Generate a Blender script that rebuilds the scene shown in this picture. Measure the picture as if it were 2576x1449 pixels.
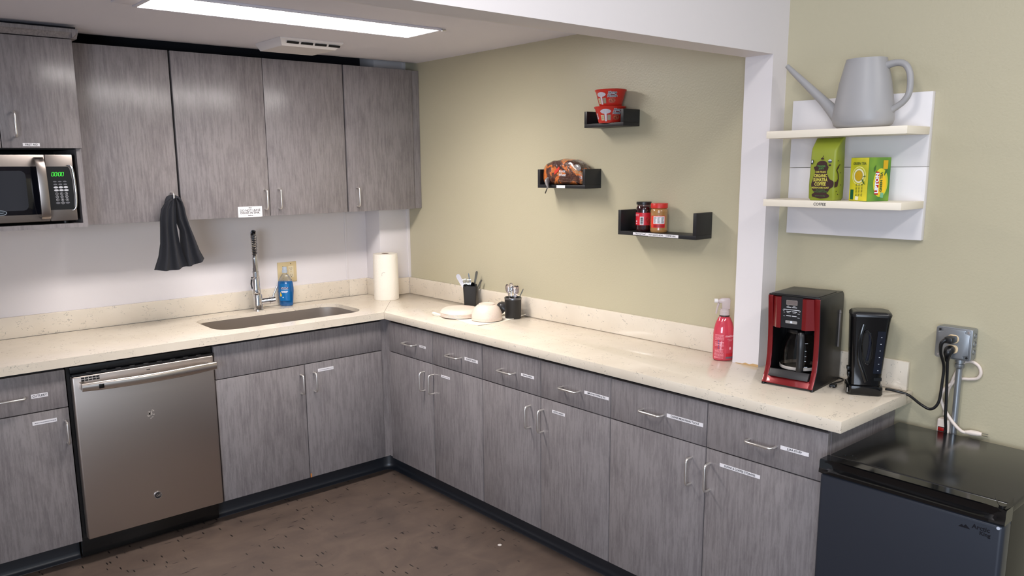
import bpy, bmesh, math, random
from mathutils import Vector, Matrix
random.seed(7)
S = bpy.context.scene
for o in list(bpy.data.objects): bpy.data.objects.remove(o)
COL = S.collection
PI = math.pi

# ------------------------------------------------------------------ camera, world, lights, exposure
cam_d = bpy.data.cameras.new('camera'); cam = bpy.data.objects.new('camera', cam_d); COL.objects.link(cam)
YAW, PIT, ROL, FPX = 0.697986, -0.176008, -0.010567, 2017.22
cy, sy, cp, sp = math.cos(YAW), math.sin(YAW), math.cos(PIT), math.sin(PIT)
FW = Vector((sy*cp, cy*cp, sp)); RT = Vector((cy, -sy, 0)); UP = RT.cross(FW)
R2 = RT*math.cos(ROL) + UP*math.sin(ROL); U2 = UP*math.cos(ROL) - RT*math.sin(ROL)
M = Matrix((R2, U2, -FW)).transposed().to_4x4(); M.translation = Vector((-2.71125, -4.14188, 1.66009))
cam.matrix_world = M
cam_d.sensor_fit = 'HORIZONTAL'; cam_d.sensor_width = 36; cam_d.lens = FPX/2576*36
cam_d.shift_x = 50.95/2576; cam_d.shift_y = 53.33/2576; cam_d.clip_start = .05
S.camera = cam

W = bpy.data.worlds.new('world'); S.world = W; W.use_nodes = True
W.node_tree.nodes['Background'].inputs[0].default_value = (0.78, 0.88, 1.0, 1)
W.node_tree.nodes['Background'].inputs[1].default_value = 0.55

def area(name, loc, target, sx, sy_, power, color):
    d = bpy.data.lights.new(name, 'AREA'); d.shape = 'RECTANGLE'; d.size = sx; d.size_y = sy_
    d.energy = power; d.color = color
    o = bpy.data.objects.new(name, d); COL.objects.link(o); o.location = loc
    o.rotation_euler = (Vector(target)-Vector(loc)).to_track_quat('-Z', 'Y').to_euler(); return o
# ceiling lamps of the outer room and the daylight of its window
area('office_lamp', (-2.4, -3.35, 2.86), (-2.4, -3.35, 0), 1.2, .3, 34, (1, .965, .94))
area('office_lamp', (-1.1, -4.7, 2.86), (-1.1, -4.7, 0), 1.2, .3, 34, (1, .965, .94))
area('window_daylight', (-4.9, -5.2, 1.5), (-1.5, -2.0, .8), 1.8, 1.4, 110, (.74, .84, 1))
LAMP_STRENGTH = 23.0; LAMP_WATTS = 16.0
S.view_settings.view_transform = 'Standard'; S.view_settings.look = 'None'
S.view_settings.gamma = 1; S.view_settings.exposure = 0.0; S.view_settings.use_curve_mapping = False

# ------------------------------------------------------------------ materials
def lin(c):
    def f(v):
        v /= 255; return v/12.92 if v <= .04045 else ((v+.055)/1.055)**2.4
    return (f(c[0]), f(c[1]), f(c[2]), 1)
MATS = {}
def mat(name, c, rough=.5, metal=0, **k):
    if name in MATS: return MATS[name]
    m = bpy.data.materials.new(name); m.use_nodes = True
    b = m.node_tree.nodes['Principled BSDF']
    b.inputs['Base Color'].default_value = lin(c); b.inputs['Roughness'].default_value = rough; b.inputs['Metallic'].default_value = metal
    for kk, v in k.items(): b.inputs[kk.replace('_', ' ')].default_value = v
    MATS[name] = m; return m
def nd(m, t, **k):
    n = m.node_tree.nodes.new(t)
    for a, v in k.items():
        if a in n.inputs: n.inputs[a].default_value = v
        else: setattr(n, a, v)
    return n
def ln(m, a, ao, b, bi): m.node_tree.links.new(a.outputs[ao], b.inputs[bi])
def coords(m, scale, rot=(0, 0, 0), rnd=False):
    g = nd(m, 'ShaderNodeNewGeometry'); mp = nd(m, 'ShaderNodeMapping')
    mp.inputs['Scale'].default_value = scale; mp.inputs['Rotation'].default_value = rot
    ln(m, g, 'Position', mp, 'Vector')
    if rnd:
        oi = nd(m, 'ShaderNodeObjectInfo'); mu = nd(m, 'ShaderNodeMath', operation='MULTIPLY'); mu.inputs[1].default_value = 37
        ln(m, oi, 'Random', mu, 0); ln(m, mu, 0, mp, 'Location')
    return mp
def noise(m, vec, scale, detail=3, dist=0, rough=.5):
    n = nd(m, 'ShaderNodeTexNoise'); n.inputs['Scale'].default_value = scale; n.inputs['Detail'].default_value = detail
    n.inputs['Distortion'].default_value = dist; n.inputs['Roughness'].default_value = rough
    ln(m, vec, 0, n, 'Vector'); return n
def ramp(m, src, out, stops):
    r = nd(m, 'ShaderNodeValToRGB'); e = r.color_ramp.elements
    while len(e) < len(stops): e.new(.5)
    for i, (p, c) in enumerate(stops):
        e[i].position = p; e[i].color = c if len(c) == 4 else lin(c)
    ln(m, src, out, r, 'Fac'); return r
def bsdf(m): return m.node_tree.nodes['Principled BSDF']
def bump(m, src, out, strength, dist=.001):
    b = nd(m, 'ShaderNodeBump'); b.inputs['Strength'].default_value = strength; b.inputs['Distance'].default_value = dist
    ln(m, src, out, b, 'Height'); ln(m, b, 0, bsdf(m), 'Normal')
def mix(m, fac, fo, a, b):
    x = nd(m, 'ShaderNodeMix', data_type='RGBA')
    if fac is None: x.inputs[0].default_value = fo
    else: ln(m, fac, fo, x, 0)
    for i, v in ((6, a), (7, b)):
        if isinstance(v, tuple) and isinstance(v[0], bpy.types.Node): ln(m, v[0], v[1], x, i)
        else: x.inputs[i].default_value = lin(v)
    return x
def math_(m, op, a, b=None, c=None):
    n = nd(m, 'ShaderNodeMath', operation=op)
    for i, v in enumerate((a, b, c)):
        if v is None: continue
        if isinstance(v, tuple): ln(m, v[0], v[1], n, i)
        else: n.inputs[i].default_value = v
    return n

def laminate(name, dark, mid, light):
    m = mat(name, mid, .27, Specular_IOR_Level=.45)
    a = noise(m, coords(m, (120, 120, 10), rnd=True), 1, 4, .35, .55)
    b = noise(m, coords(m, (11, 11, 6), rnd=True), 1, 4, .4, .6)
    c = noise(m, coords(m, (380, 380, 70), rnd=True), 1, 3, .2, .6)
    s = math_(m, 'MULTIPLY_ADD', (b, 0), .55, (math_(m, 'MULTIPLY_ADD', (a, 0), .9, (math_(m, 'MULTIPLY', (c, 0), .35), 0)), 0))
    r = ramp(m, s, 0, [(.70, dark), (.88, mid), (1.0, light)])
    ln(m, r, 0, bsdf(m), 'Base Color'); bump(m, a, 0, .12, .0006); return m
LAM = laminate('grey_laminate', (115, 109, 110), (126, 120, 120), (135, 129, 129))

def quartz():
    m = mat('cream_quartz', (233, 223, 204), .09)
    v1 = noise(m, coords(m, (1, 1, 1.6)), 34, 2, .35); v2 = noise(m, coords(m, (1, 1, 1), (.4, .3, .9)), 46, 2, .3)
    msk = noise(m, coords(m, (1, 1, 1)), 11, 2); brk = noise(m, coords(m, (1, 1, 1)), 95, 1)
    d1 = math_(m, 'LESS_THAN', (math_(m, 'ABSOLUTE', (math_(m, 'SUBTRACT', (v1, 0), .5), 0)), 0), .011)
    d2 = math_(m, 'LESS_THAN', (math_(m, 'ABSOLUTE', (math_(m, 'SUBTRACT', (v2, 0), .52), 0)), 0), .009)
    bk = math_(m, 'GREATER_THAN', (brk, 0), .50)
    dm = math_(m, 'MULTIPLY', (math_(m, 'GREATER_THAN', (msk, 0), .56), 0), (bk, 0)); dm2 = math_(m, 'MULTIPLY', (math_(m, 'LESS_THAN', (msk, 0), .42), 0), (bk, 0))
    vv = math_(m, 'MAXIMUM', (math_(m, 'MULTIPLY', (d1, 0), (dm, 0)), 0), (math_(m, 'MULTIPLY', (d2, 0), (dm2, 0)), 0))
    f = math_(m, 'MULTIPLY', (vv, 0), .62)
    cl = noise(m, coords(m, (1, 1, 1)), 5, 4)
    base = ramp(m, cl, 0, [(.3, (214, 202, 184)), (.7, (224, 213, 196))])
    x = mix(m, f, 0, (base, 0), (128, 124, 116)); ln(m, x, 2, bsdf(m), 'Base Color'); return m
QZ = quartz()

def paint(name, c, c2, rough, bs, bd=.0008, sc=140):
    m = mat(name, c, rough)
    n = noise(m, coords(m, (1, 1, 1)), 1.3, 3); r = ramp(m, n, 0, [(.3, c), (.7, c2)]); ln(m, r, 0, bsdf(m), 'Base Color')
    h = noise(m, coords(m, (1, 1, 1)), sc, 3); bump(m, h, 0, bs, bd); return m
GREEN = paint('sage_green_paint', (184, 176, 149), (187, 179, 152), .34, .5, .0012, 130)
WHITE = paint('white_wall_paint', (222, 216, 216), (225, 219, 219), .55, .25)
CEIL = paint('ceiling_paint', (220, 217, 225), (224, 221, 229), .6, .3)
def floor_mat():
    m = mat('brown_resilient_floor', (108, 88, 72), .38)
    a = noise(m, coords(m, (1, 1, 1)), 5, 6, 1.2, .6); b = noise(m, coords(m, (4, 14, 1), (0, 0, .9)), 1, 5, .8)
    s = math_(m, 'MULTIPLY_ADD', (a, 0), .65, (math_(m, 'MULTIPLY', (b, 0), .35), 0))
    base = ramp(m, s, 0, [(.33, (76, 65, 59)), (.5, (87, 74, 66)), (.68, (98, 84, 74))])
    cur = (base, 0)
    for i, (sc, rot) in enumerate((((60, 11, 1), .7), ((10, 66, 1), .25), ((52, 13, 1), 1.9))):
        v = nd(m, 'ShaderNodeTexVoronoi'); v.inputs['Scale'].default_value = 1; ln(m, coords(m, sc, (0, 0, rot)), 0, v, 'Vector')
        k = math_(m, 'LESS_THAN', (v, 'Distance'), .17)
        sep = nd(m, 'ShaderNodeSeparateColor'); ln(m, v, 'Color', sep, 0)
        k2 = math_(m, 'GREATER_THAN', (sep, 0), .62)
        zone = noise(m, coords(m, (1, 1, 1)), 2.2+i, 2); k3 = math_(m, 'GREATER_THAN', (zone, 0), .47)
        f = math_(m, 'MULTIPLY', (math_(m, 'MULTIPLY', (k, 0), (k2, 0)), 0), (k3, 0))
        x = mix(m, f, 0, cur, (26, 21, 20)); cur = (x, 2)
    m.node_tree.links.new(cur[0].outputs[cur[1]], bsdf(m).inputs['Base Color'])
    bump(m, a, 0, .15, .001); return m
FLOOR = floor_mat()
def steel(name, c, rough, sc, aniso=.6):
    m = mat(name, c, rough, 1.0)
    n = noise(m, coords(m, sc), 1, 3)
    r = math_(m, 'MULTIPLY_ADD', (n, 0), .05, rough-.025); ln(m, r, 0, bsdf(m), 'Roughness')
    bsdf(m).inputs['Anisotropic'].default_value = aniso; return m
STEEL = steel('brushed_steel', (186, 175, 167), .40, (4, 4, 300))
STEELV = steel('brushed_steel_light', (164, 155, 149), .36, (4, 4, 400))
CHROME = mat('chrome', (205, 205, 208), .08, 1.0)
NICKEL = mat('satin_nickel', (225, 221, 216), .3, .9)
SINKM = steel('sink_steel', (200, 192, 184), .42, (300, 6, 6))
BLK = mat('black_plastic', (18, 18, 20), .35)
BLKG = mat('gloss_black_plastic', (12, 12, 13), .1)
CARC = mat('shade_dark_carcass', (30, 28, 29), .7)  # carcass coloured near black to paint the shadow in the gaps around the fronts
KICK = mat('black_vinyl_base', (34, 36, 42), .35)
DARK = mat('dark_board_and_shade', (22, 22, 30), .8)
LBL = mat('label_tape', (232, 228, 230), .4); INK = mat('black_ink', (35, 33, 33), .6)
WPL = mat('white_plastic', (226, 220, 218), .4); SLOT = mat('slot_black', (6, 6, 6), .8)
GAL = mat('galvanized_steel', (160, 164, 168), .38, .85)
WMEL = mat('white_melamine', (226, 222, 222), .35); CREAM = mat('cream_shelf_edge', (236, 226, 208), .4)
BSH = mat('black_shelf_laminate', (26, 26, 29), .45)

# ------------------------------------------------------------------ mesh builder
ORG = {}
class MB:
    def __init__(s): s.bm = bmesh.new(); s.mats = []
    def mi(s, m):
        if m not in s.mats: s.mats.append(m)
        return s.mats.index(m)
    def _fin(s, faces, m):
        i = s.mi(m)
        for f in faces:
            if f.is_valid: f.material_index = i
    def box(s, a, b, m, bev=0, seg=2, T=None):
        lo = [min(a[i], b[i]) for i in range(3)]; hi = [max(a[i], b[i]) for i in range(3)]
        vs = [s.bm.verts.new(Vector((x, y, z))) for x in (lo[0], hi[0]) for y in (lo[1], hi[1]) for z in (lo[2], hi[2])]
        q = [(0, 1, 3, 2), (4, 6, 7, 5), (0, 4, 5, 1), (2, 3, 7, 6), (0, 2, 6, 4), (1, 5, 7, 3)]
        fs = [s.bm.faces.new([vs[j] for j in f]) for f in q]
        i = s.mi(m)
        for f in fs: f.material_index = i
        allv = set(vs)
        if bev:
            es = list({e for f in fs for e in f.edges})
            r = bmesh.ops.bevel(s.bm, geom=es, offset=bev, segments=seg, affect='EDGES', profile=.5, material=i)
            allv = {v for f in r['faces'] for v in f.verts} | {v for v in vs if v.is_valid}
        if T is not None:
            for v in allv: v.co = T @ v.co
        return allv
    def prism(s, poly, d, m, bev=0, caps=True):
        """poly: list of 3D points (planar loop), extruded by vector d"""
        d = Vector(d); v0 = [s.bm.verts.new(Vector(p)) for p in poly]; v1 = [s.bm.verts.new(Vector(p)+d) for p in poly]
        n = len(poly); fs = []
        if caps: fs += [s.bm.faces.new(v0[::-1]), s.bm.faces.new(v1)]
        for i in range(n): fs.append(s.bm.faces.new([v0[i], v0[(i+1) % n], v1[(i+1) % n], v1[i]]))
        bmesh.ops.recalc_face_normals(s.bm, faces=fs)
        s._fin(fs, m); i = s.mi(m)
        if bev:
            es = list({e for f in fs for e in f.edges}); bmesh.ops.bevel(s.bm, geom=es, offset=bev, segments=2, affect='EDGES', profile=.5, material=i)
    def loft(s, rings, m, cap0=True, cap1=True, closed=True):
        rv = [[s.bm.verts.new(Vector(p)) for p in r] for r in rings]; n = len(rings[0]); fs = []
        for a, b in zip(rv, rv[1:]):
            for i in range(n if closed else n-1): fs.append(s.bm.faces.new([a[i], a[(i+1) % n], b[(i+1) % n], b[i]]))
        if cap0 and closed: fs.append(s.bm.faces.new(rv[0][::-1]))
        if cap1 and closed: fs.append(s.bm.faces.new(rv[-1]))
        bmesh.ops.recalc_face_normals(s.bm, faces=fs); s._fin(fs, m); return rv
    def lathe(s, c, prof, m, n=40, sx=1, sy=1, cap0=True, cap1=True, rot=0, T=None):
        """prof: [(r,z)], ellipse factors sx, sy"""
        rings = []
        for r, z in prof:
            ring = []
            for i in range(n):
                a = 2*PI*i/n; x, y = r*sx*math.cos(a), r*sy*math.sin(a)
                p = Vector((c[0]+x*math.cos(rot)-y*math.sin(rot), c[1]+x*math.sin(rot)+y*math.cos(rot), c[2]+z))
                ring.append(T @ p if T is not None else p)
            rings.append(ring)
        return s.loft(rings, m, cap0, cap1)
    def tube(s, pts, r, m, n=12, rr=None, flat=1.0, up=None, smooth=0):
        pts = [Vector(p) for p in pts]
        if smooth: pts = spline(pts, smooth)
        rs = rr if rr else [r]*len(pts)
        if rr and len(rr) != len(pts):
            k = len(rr)-1; rs = []
            for i in range(len(pts)):
                t = i/(len(pts)-1)*k; j = min(int(t), k-1); rs.append(rr[j]+(rr[j+1]-rr[j])*(t-j))
        T = [(pts[min(i+1, len(pts)-1)]-pts[max(i-1, 0)]).normalized() for i in range(len(pts))]
        ref = Vector(up) if up else Vector((0, 0, 1))
        if abs(T[0].dot(ref)) > .95: ref = Vector((1, 0, 0))
        N = (ref-T[0]*ref.dot(T[0])).normalized(); rings = []
        for p, t, q in zip(pts, T, rs):
            N = (N-t*N.dot(t)).normalized(); B = t.cross(N)
            rings.append([p+N*(q*math.cos(2*PI*i/n))+B*(q*flat*math.sin(2*PI*i/n)) for i in range(n)])
        s.loft(rings, m)
    def cyl(s, a, b, r, m, n=24, r2=None): s.tube([a, b], r, m, n, rr=[r, r if r2 is None else r2])
    def ball(s, c, r, m, n=20, T=None):
        k = 12; prof = [(max(1e-4, math.sin(PI*i/k)), -math.cos(PI*i/k)) for i in range(k+1)]
        rr = (r, r, r) if not hasattr(r, '__len__') else r
        rings = []
        for q, z in prof:
            ring = [Vector((c[0]+rr[0]*q*math.cos(2*PI*i/n), c[1]+rr[1]*q*math.sin(2*PI*i/n), c[2]+rr[2]*z)) for i in range(n)]
            rings.append([T @ p for p in ring] if T is not None else ring)
        s.loft(rings, m)
    def decal(s, poly, fn, m, sub=0):
        """poly: 2D points; fn(u,v)->3D. sub>0: rectangle (u0,v0,u1,v1) subdivided along u"""
        if sub:
            u0, v0, u1, v1 = poly; rows = []
            for j in (0, 1): rows.append([s.bm.verts.new(Vector(fn(u0+(u1-u0)*i/sub, v0 if j == 0 else v1))) for i in range(sub+1)])
            fs = [s.bm.faces.new([rows[0][i], rows[0][i+1], rows[1][i+1], rows[1][i]]) for i in range(sub)]
        else:
            fs = [s.bm.faces.new([s.bm.verts.new(Vector(fn(*p))) for p in poly])]
        s._fin(fs, m); return fs
    def text(s, body, size, fn, m, align='CENTER', bold=0, stretch=1.0, shear=0):
        cu = bpy.data.curves.new('t', 'FONT'); cu.body = body; cu.size = size; cu.align_x = align; cu.align_y = 'CENTER'; cu.resolution_u = 3
        cu.offset = bold; cu.shear = shear; cu.space_line = .95
        o = bpy.data.objects.new('t', cu); COL.objects.link(o)
        dg = bpy.context.evaluated_depsgraph_get(); me = bpy.data.meshes.new_from_object(o.evaluated_get(dg))
        vs = [s.bm.verts.new(Vector(fn(v.co.x*stretch, v.co.y))) for v in me.vertices]; fs = []
        for p in me.polygons:
            try: fs.append(s.bm.faces.new([vs[i] for i in p.vertices]))
            except ValueError: pass
        s._fin(fs, m); bpy.data.objects.remove(o); bpy.data.curves.remove(cu); bpy.data.meshes.remove(me)
    def build(s, name, parent=None, org=None, sharp=38, label=None):
        if parent is not None: org = ORG[parent.name]
        org = Vector(org) if org is not None else Vector((0, 0, 0))
        for v in s.bm.verts: v.co -= org
        s.bm.normal_update()
        for e in s.bm.edges:
            e.smooth = len(e.link_faces) == 2 and e.calc_face_angle(0) < math.radians(sharp)
        for f in s.bm.faces: f.smooth = True
        me = bpy.data.meshes.new(name); s.bm.to_mesh(me); s.bm.free()
        for m in s.mats: me.materials.append(m)
        o = bpy.data.objects.new(name, me); COL.objects.link(o); ORG[o.name] = org
        if parent is not None: o.parent = parent
        else: o.location = org
        if label: o['label'] = label
        return o
def spline(pts, k):
    out = []; P = [pts[0]]+list(pts)+[pts[-1]]
    for i in range(1, len(P)-2):
        a, b, c, d = P[i-1], P[i], P[i+1], P[i+2]
        for j in range(k):
            t = j/k; out.append(.5*((2*b)+(c-a)*t+(2*a-5*b+4*c-d)*t*t+(3*b-a-3*c+d)*t**3))
    out.append(P[-2]); return out
def thing(name, label, cat, loc, group=None, rotz=None):
    """Empty at the thing's base. With rotz the parts are built in local coordinates."""
    o = bpy.data.objects.new(name, None); COL.objects.link(o); o.location = loc; o.empty_display_size = .05
    o['label'] = label; o['category'] = cat
    if group: o['group'] = group
    if rotz is None: ORG[o.name] = Vector(loc)
    else: o.rotation_euler = (0, 0, rotz); ORG[o.name] = Vector((0, 0, 0))
    return o
def tag(o, label, cat, group=None):
    o['label'] = label; o['category'] = cat
    if group: o['group'] = group
    return o
def struct(mb, name, sharp=38):
    o = mb.build(name, sharp=sharp); o['kind'] = 'structure'; return o
def B(a, b, m, bev=0):
    q = MB(); q.box(a, b, m, bev); return q
def flat(o, u, v, off=0):
    """map 2D onto the plane through o with unit axes u, v, offset along the normal"""
    o, u, v = Vector(o), Vector(u), Vector(v); n = u.cross(v)
    return lambda a, b, k=0: o+u*a+v*b+n*(off+k)
def rrect(w, h, r, n=5, cx=0, cz=0):
    pts = []
    for (x, y, a0) in ((w/2-r, h/2-r, 0), (-w/2+r, h/2-r, 90), (-w/2+r, -h/2+r, 180), (w/2-r, -h/2+r, 270)):
        for i in range(n+1):
            a = math.radians(a0+90*i/n); pts.append((cx+x+r*math.cos(a), cz+y+r*math.sin(a)))
    return pts
X, Y, Z = Vector((1, 0, 0)), Vector((0, 1, 0)), Vector((0, 0, 1))

# ------------------------------------------------------------------ room shell
CZ = 2.239
struct(B((-5.6, -6.6, -.05), (.12, .12, 0), FLOOR), 'floor')
q = MB(); q.box((0, -6.6, 0), (.12, .12, 3.0), GREEN); struct(q, 'wall_right')
q = MB(); q.box((-3.6, 0, 0), (0, .12, 2.62), WHITE); struct(q, 'wall_back')
q = MB(); q.box((-.209, -.152, 0), (0, 0, 2.62), WHITE, .003); struct(q, 'wall_corner')
q = MB(); q.box((-.020, -.160, .914), (0, -.152, CZ+.05), WHITE, .001); struct(q, 'trim_1')
q = MB(); q.box((-.353, -.004, .92), (-.339, 0, 1.6), WHITE, .001); q.box((-.3385, -.0018, .92), (-.209, 0, 1.6), WHITE); struct(q, 'trim_2')
struct(B((-3.6, -.004, 2.20), (-.2095, 0, 2.42), DARK), 'recess_shade')  # dark sheet added on the white wall, painting the shade of the recess
q = MB(); q.box((-3.6, -2.50, CZ), (0, -.27, CZ+.03), CEIL); struct(q, 'ceiling')
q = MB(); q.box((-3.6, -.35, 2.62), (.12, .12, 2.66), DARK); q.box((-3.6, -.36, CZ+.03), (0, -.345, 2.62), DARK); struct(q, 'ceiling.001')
q = MB(); q.box((-5.6, -6.6, 2.98), (.12, -2.447, 3.02), CEIL); struct(q, 'ceiling.002')
q = MB(); q.box((-3.6, -2.557, 2.0355), (0, -2.447, 3.0), WHITE); q.box((-.0917, -2.557, .9142), (0, -2.447, 2.0355), WHITE)
CHIP = mat('chipped_column_foot', (196, 160, 110), .8)
q.prism([(-.0919, -2.5572, .9143), (-.0919, -2.460, .9143), (-.0919, -2.462, .9165), (-.0919, -2.490, .9172), (-.0919, -2.503, .9225), (-.0919, -2.520, .9195), (-.0919, -2.535, .9250), (-.0919, -2.5572, .9235)], (.0004, 0, 0), CHIP); struct(q, 'wall_front')
q = MB(); q.box((-3.72, -2.557, 0), (-3.6, .12, 3.0), WHITE); struct(q, 'wall_left')

# cove base under the cabinets
def cove(path, inner):
    """vertical face then a curved toe, extruded along a polyline; path points are 2D, inner = outward normals (mitred)"""
    prof = [(0, .108), (0, .03), (.003, .017), (.009, .008), (.018, .003), (.020, 0)]
    q = MB(); rings = []
    for (x, y), (nx, ny) in zip(path, inner): rings.append([(x+nx*d, y+ny*d, z) for d, z in prof]+[(x-nx*.006, y-ny*.006, 0), (x-nx*.006, y-ny*.006, .108)])
    q.loft(rings, KICK); return q
arc = [(-.49+.05-.05*math.cos(a), -.55+.05*math.sin(a)) for a in [math.radians(t) for t in (0, 15, 30, 45, 60, 75, 90)]]
kx, ky, r = -.385, -.475, .07
pts = [(-1.392, ky)]; nrm = [(0, -1)]
for t in range(0, 91, 15):
    a = math.radians(90-t); pts.append((kx-r+r*math.cos(a), ky-r+r*math.sin(a))); nrm.append((-math.cos(a), -math.sin(a)))
pts.append((kx, -3.03)); nrm.append((-1, 0))
o = cove(pts, nrm).build('baseboard_right'); o['kind'] = 'structure'
o = cove([(-2.6, ky), (-1.998, ky)], [(0, -1), (0, -1)]).build('baseboard_left'); o['kind'] = 'structure'

# ------------------------------------------------------------------ handles and labels
def bar_handle(name, parent, p0, p1, out, m=NICKEL, r=.0042, proj=.033):
    p0, p1, out = Vector(p0), Vector(p1), Vector(out); d = (p1-p0).normalized(); c = .012
    pts = [p0, p0+out*(proj-c)]
    for t in (30, 60, 90):
        a = math.radians(t); pts.append(p0+out*(proj-c+c*math.sin(a))+d*(c-c*math.cos(a)))
    for t in (0, 30, 60):
        a = math.radians(t); pts.append(p1+out*(proj-c+c*math.cos(a))-d*(c-c*math.sin(a)))
    pts += [p1+out*(proj-c), p1]
    q = MB(); q.tube(pts, r, m, 10); return q.build(name, parent)
def tape(parent, c, u, v, w, h, txt, size=None, name='name_label', th=.0006, tilt=0, scr=None):
    """printed label strip centred at c in plane u,v"""
    u, v = Vector(u), Vector(v); uu = u*math.cos(tilt)+v*math.sin(tilt); vv = v*math.cos(tilt)-u*math.sin(tilt)
    q = MB(); f = flat(c, uu, vv); q.prism([f(-w/2, -h/2), f(w/2, -h/2), f(w/2, h/2), f(-w/2, h/2)], u.cross(v)*th, LBL)
    g = flat(c, uu, vv, th+.0003)
    if txt: q.text(txt, size or h*.8, g, INK, bold=.0002)
    if scr:   # writing too small to read in the place itself
        random.seed(int(w*9999)); x = -w/2+.008
        while x < w/2-.008:
            k = random.uniform(.003, .007); q.decal([(x, -h*.09), (x+k, -h*.09), (x+k, h*.07), (x, h*.07)], g, mat('faded_print', (120, 116, 122), .6)); x += k+.001
    return q.build(name, parent)

# ------------------------------------------------------------------ base cabinets
FY, FX = -.578, -.4655       # door faces of the two runs
def slab(a, b, m=LAM): return B(a, b, m, .0012)
G = .0021
# left base cabinet
t = thing('base_cabinet', 'grey laminate base cabinet left of the dishwasher with a CUTLERY drawer over one door', 'cabinet', (-2.28, -.3, 0))
B((-2.56, -.558, .109), (-2.004, -.02, .868), CARC).build('body', t)
d = slab((-2.55, -.578, .706), (-2.004, -.5585, .862)).build('drawer', t)
bar_handle('handle', d, (-2.254, -.578, .774), (-2.158, -.578, .774), (0, -1, 0))
tape(d, (-2.103, -.5781, .7715), X, Z, .06, .017, 'CUTLERY', .0125)
d = slab((-2.55, -.578, .111), (-2.004, -.5585, .702)).build('door', t)
bar_handle('handle', d, (-2.021, -.578, .553), (-2.021, -.578, .649), (0, -1, 0))
tape(d, (-2.095, -.5781, .660), X, Z, .089, .0155, None, scr=1)
# sink base
t = thing('sink_cabinet', 'wide grey laminate sink cabinet with a false drawer front above two doors', 'cabinet', (-.94, -.3, 0))
q = MB(); q.box((-1.388, -.558, .109), (-.488, -.540, .868), CARC); q.box((-1.388, -.54, .109), (-1.37, -.02, .868), CARC); q.box((-.505, -.54, .109), (-.488, -.02, .868), CARC); q.box((-1.37, -.54, .109), (-.505, -.02, .125), CARC); q.build('body', t)
slab((-1.386, -.578, .706), (-.490, -.5585, .862)).build('drawer_front', t)
d = slab((-1.386, -.578, .111), (-.9400, -.5585, .702)).build('door', t)
bar_handle('handle', d, (-.963, -.578, .559), (-.963, -.578, .655), (0, -1, 0))
d = slab((-.9360, -.578, .111), (-.490, -.5585, .702)).build('door', t)
bar_handle('handle', d, (-.892, -.578, .559), (-.892, -.578, .655), (0, -1, 0))
tape(d, (-.8225, -.5781, .6605), X, Z, .088, .0155, None, scr=1)
q = B((-.9365, -.5785, .111), (-.9285, -.578, .132), mat('chipped_edge', (178, 112, 52), .8)); q.build('chipped_corner', d, label='bare orange chip at the foot of the door')
# corner filler
q = MB(); q.prism([(-.487, -.562, .109), (-.442, -.562, .109), (-.442, -.612, .109), (-.4525, -.612, .109), (-.4525, -.5725, .109), (-.487, -.5725, .109)], (0, 0, .757), LAM)
tag(q.build('corner_filler', org=(-.46, -.57, .109)), 'narrow grey laminate filler strip in the inside corner between the base cabinets', 'filler')
# right run: three two-door cabinets, two drawers each
ys = [-.6135, -1.0082, -1.3927, -1.7788, -2.1664, -2.6014, -3.0292]
info = [dict(h=(-.772, -.868), dh='r', dl=('CUTLERY', -.9245, .054, .0115)), dict(h=(-1.142, -1.238), dh='l', dl=('PLASTIC BAGS', -1.313, .098, .015), ll=(None, -1.1115, .071)),
        dict(h=(-1.524, -1.62), dh='r', dl=('SERVING UTENSILS', -1.698, .082, .0125)), dict(h=(-1.909, -2.005), dh='l', dl=('EMPLOYEE COFFEE & TEA', -2.093, .128, .0125), ll=('EXTRA DRINKS', -1.885, .074)),
        dict(h=(-2.323, -2.419), dh='r', dl=('COFFEE MEASURING TOOLS', -2.509, .154, .0135)), dict(h=(-2.765, -2.861), dh='l', dl=('JURA STUFF', -2.923, .095, .0125), ll=('SUGAR & COFFEE STORAGE', -2.734, .152))]
clab = ['grey two-door base cabinet nearest the inside corner, drawers labelled CUTLERY and PLASTIC BAGS', 'middle grey two-door base cabinet with SERVING UTENSILS and EMPLOYEE COFFEE & TEA drawers',
        'grey two-door base cabinet beside the black fridge, drawers labelled COFFEE MEASURING TOOLS and JURA STUFF']
for c in range(3):
    y0, y1 = ys[2*c], ys[2*c+2]
    t = thing('base_cabinet', clab[c], 'cabinet', (-.24, (y0+y1)/2, 0), 'two-door cabinets along the green wall')
    B((-.446, y1+.0005 if c < 2 else y1+.014, .109), (-.02, y0-.0005, .868), CARC).build('body', t)
    if c == 2: B((-.446, y1, .0), (-.02, y1+.0135, .868), LAM).build('end_panel', t)
    for k in (2*c, 2*c+1):
        a, b = ys[k]-G, ys[k+1]+G; I = info[k]
        d = slab((FX, b, .706), (FX+.0195, a, .862)).build('drawer', t)
        bar_handle('handle', d, (FX, I['h'][0], .776), (FX, I['h'][1], .776), (-1, 0, 0))
        tx, yc, w, h = I['dl']; tape(d, (FX-.0001, yc, .779 if k else .7775), -Y, Z, w, h, tx, min(h*.75, w/len(tx)*1.35))
        d = slab((FX, b, .111), (FX+.0195, a, .702)).build('door', t)
        yh = (b+.049) if I['dh'] == 'r' else (a-.027)
        if k in (0, 2): yh = [-.9365, 0, -1.7155][k]
        if k in (1, 3): yh = [0, -1.0135, 0, -1.794][k]
        if k == 4: yh = -2.544
        if k == 5: yh = -2.6205
        bar_handle('handle', d, (FX, yh, .556), (FX, yh, .652), (-1, 0, 0))
        if 'll' in I:
            tx, yc, w = I['ll']; tape(d, (FX-.0001, yc, .6585), -Y, Z, w, .0125, tx, (w/len(tx)*1.3 if tx else None) and min(.0105, w/len(tx)*1.35), scr=(None if tx else 1))

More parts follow.
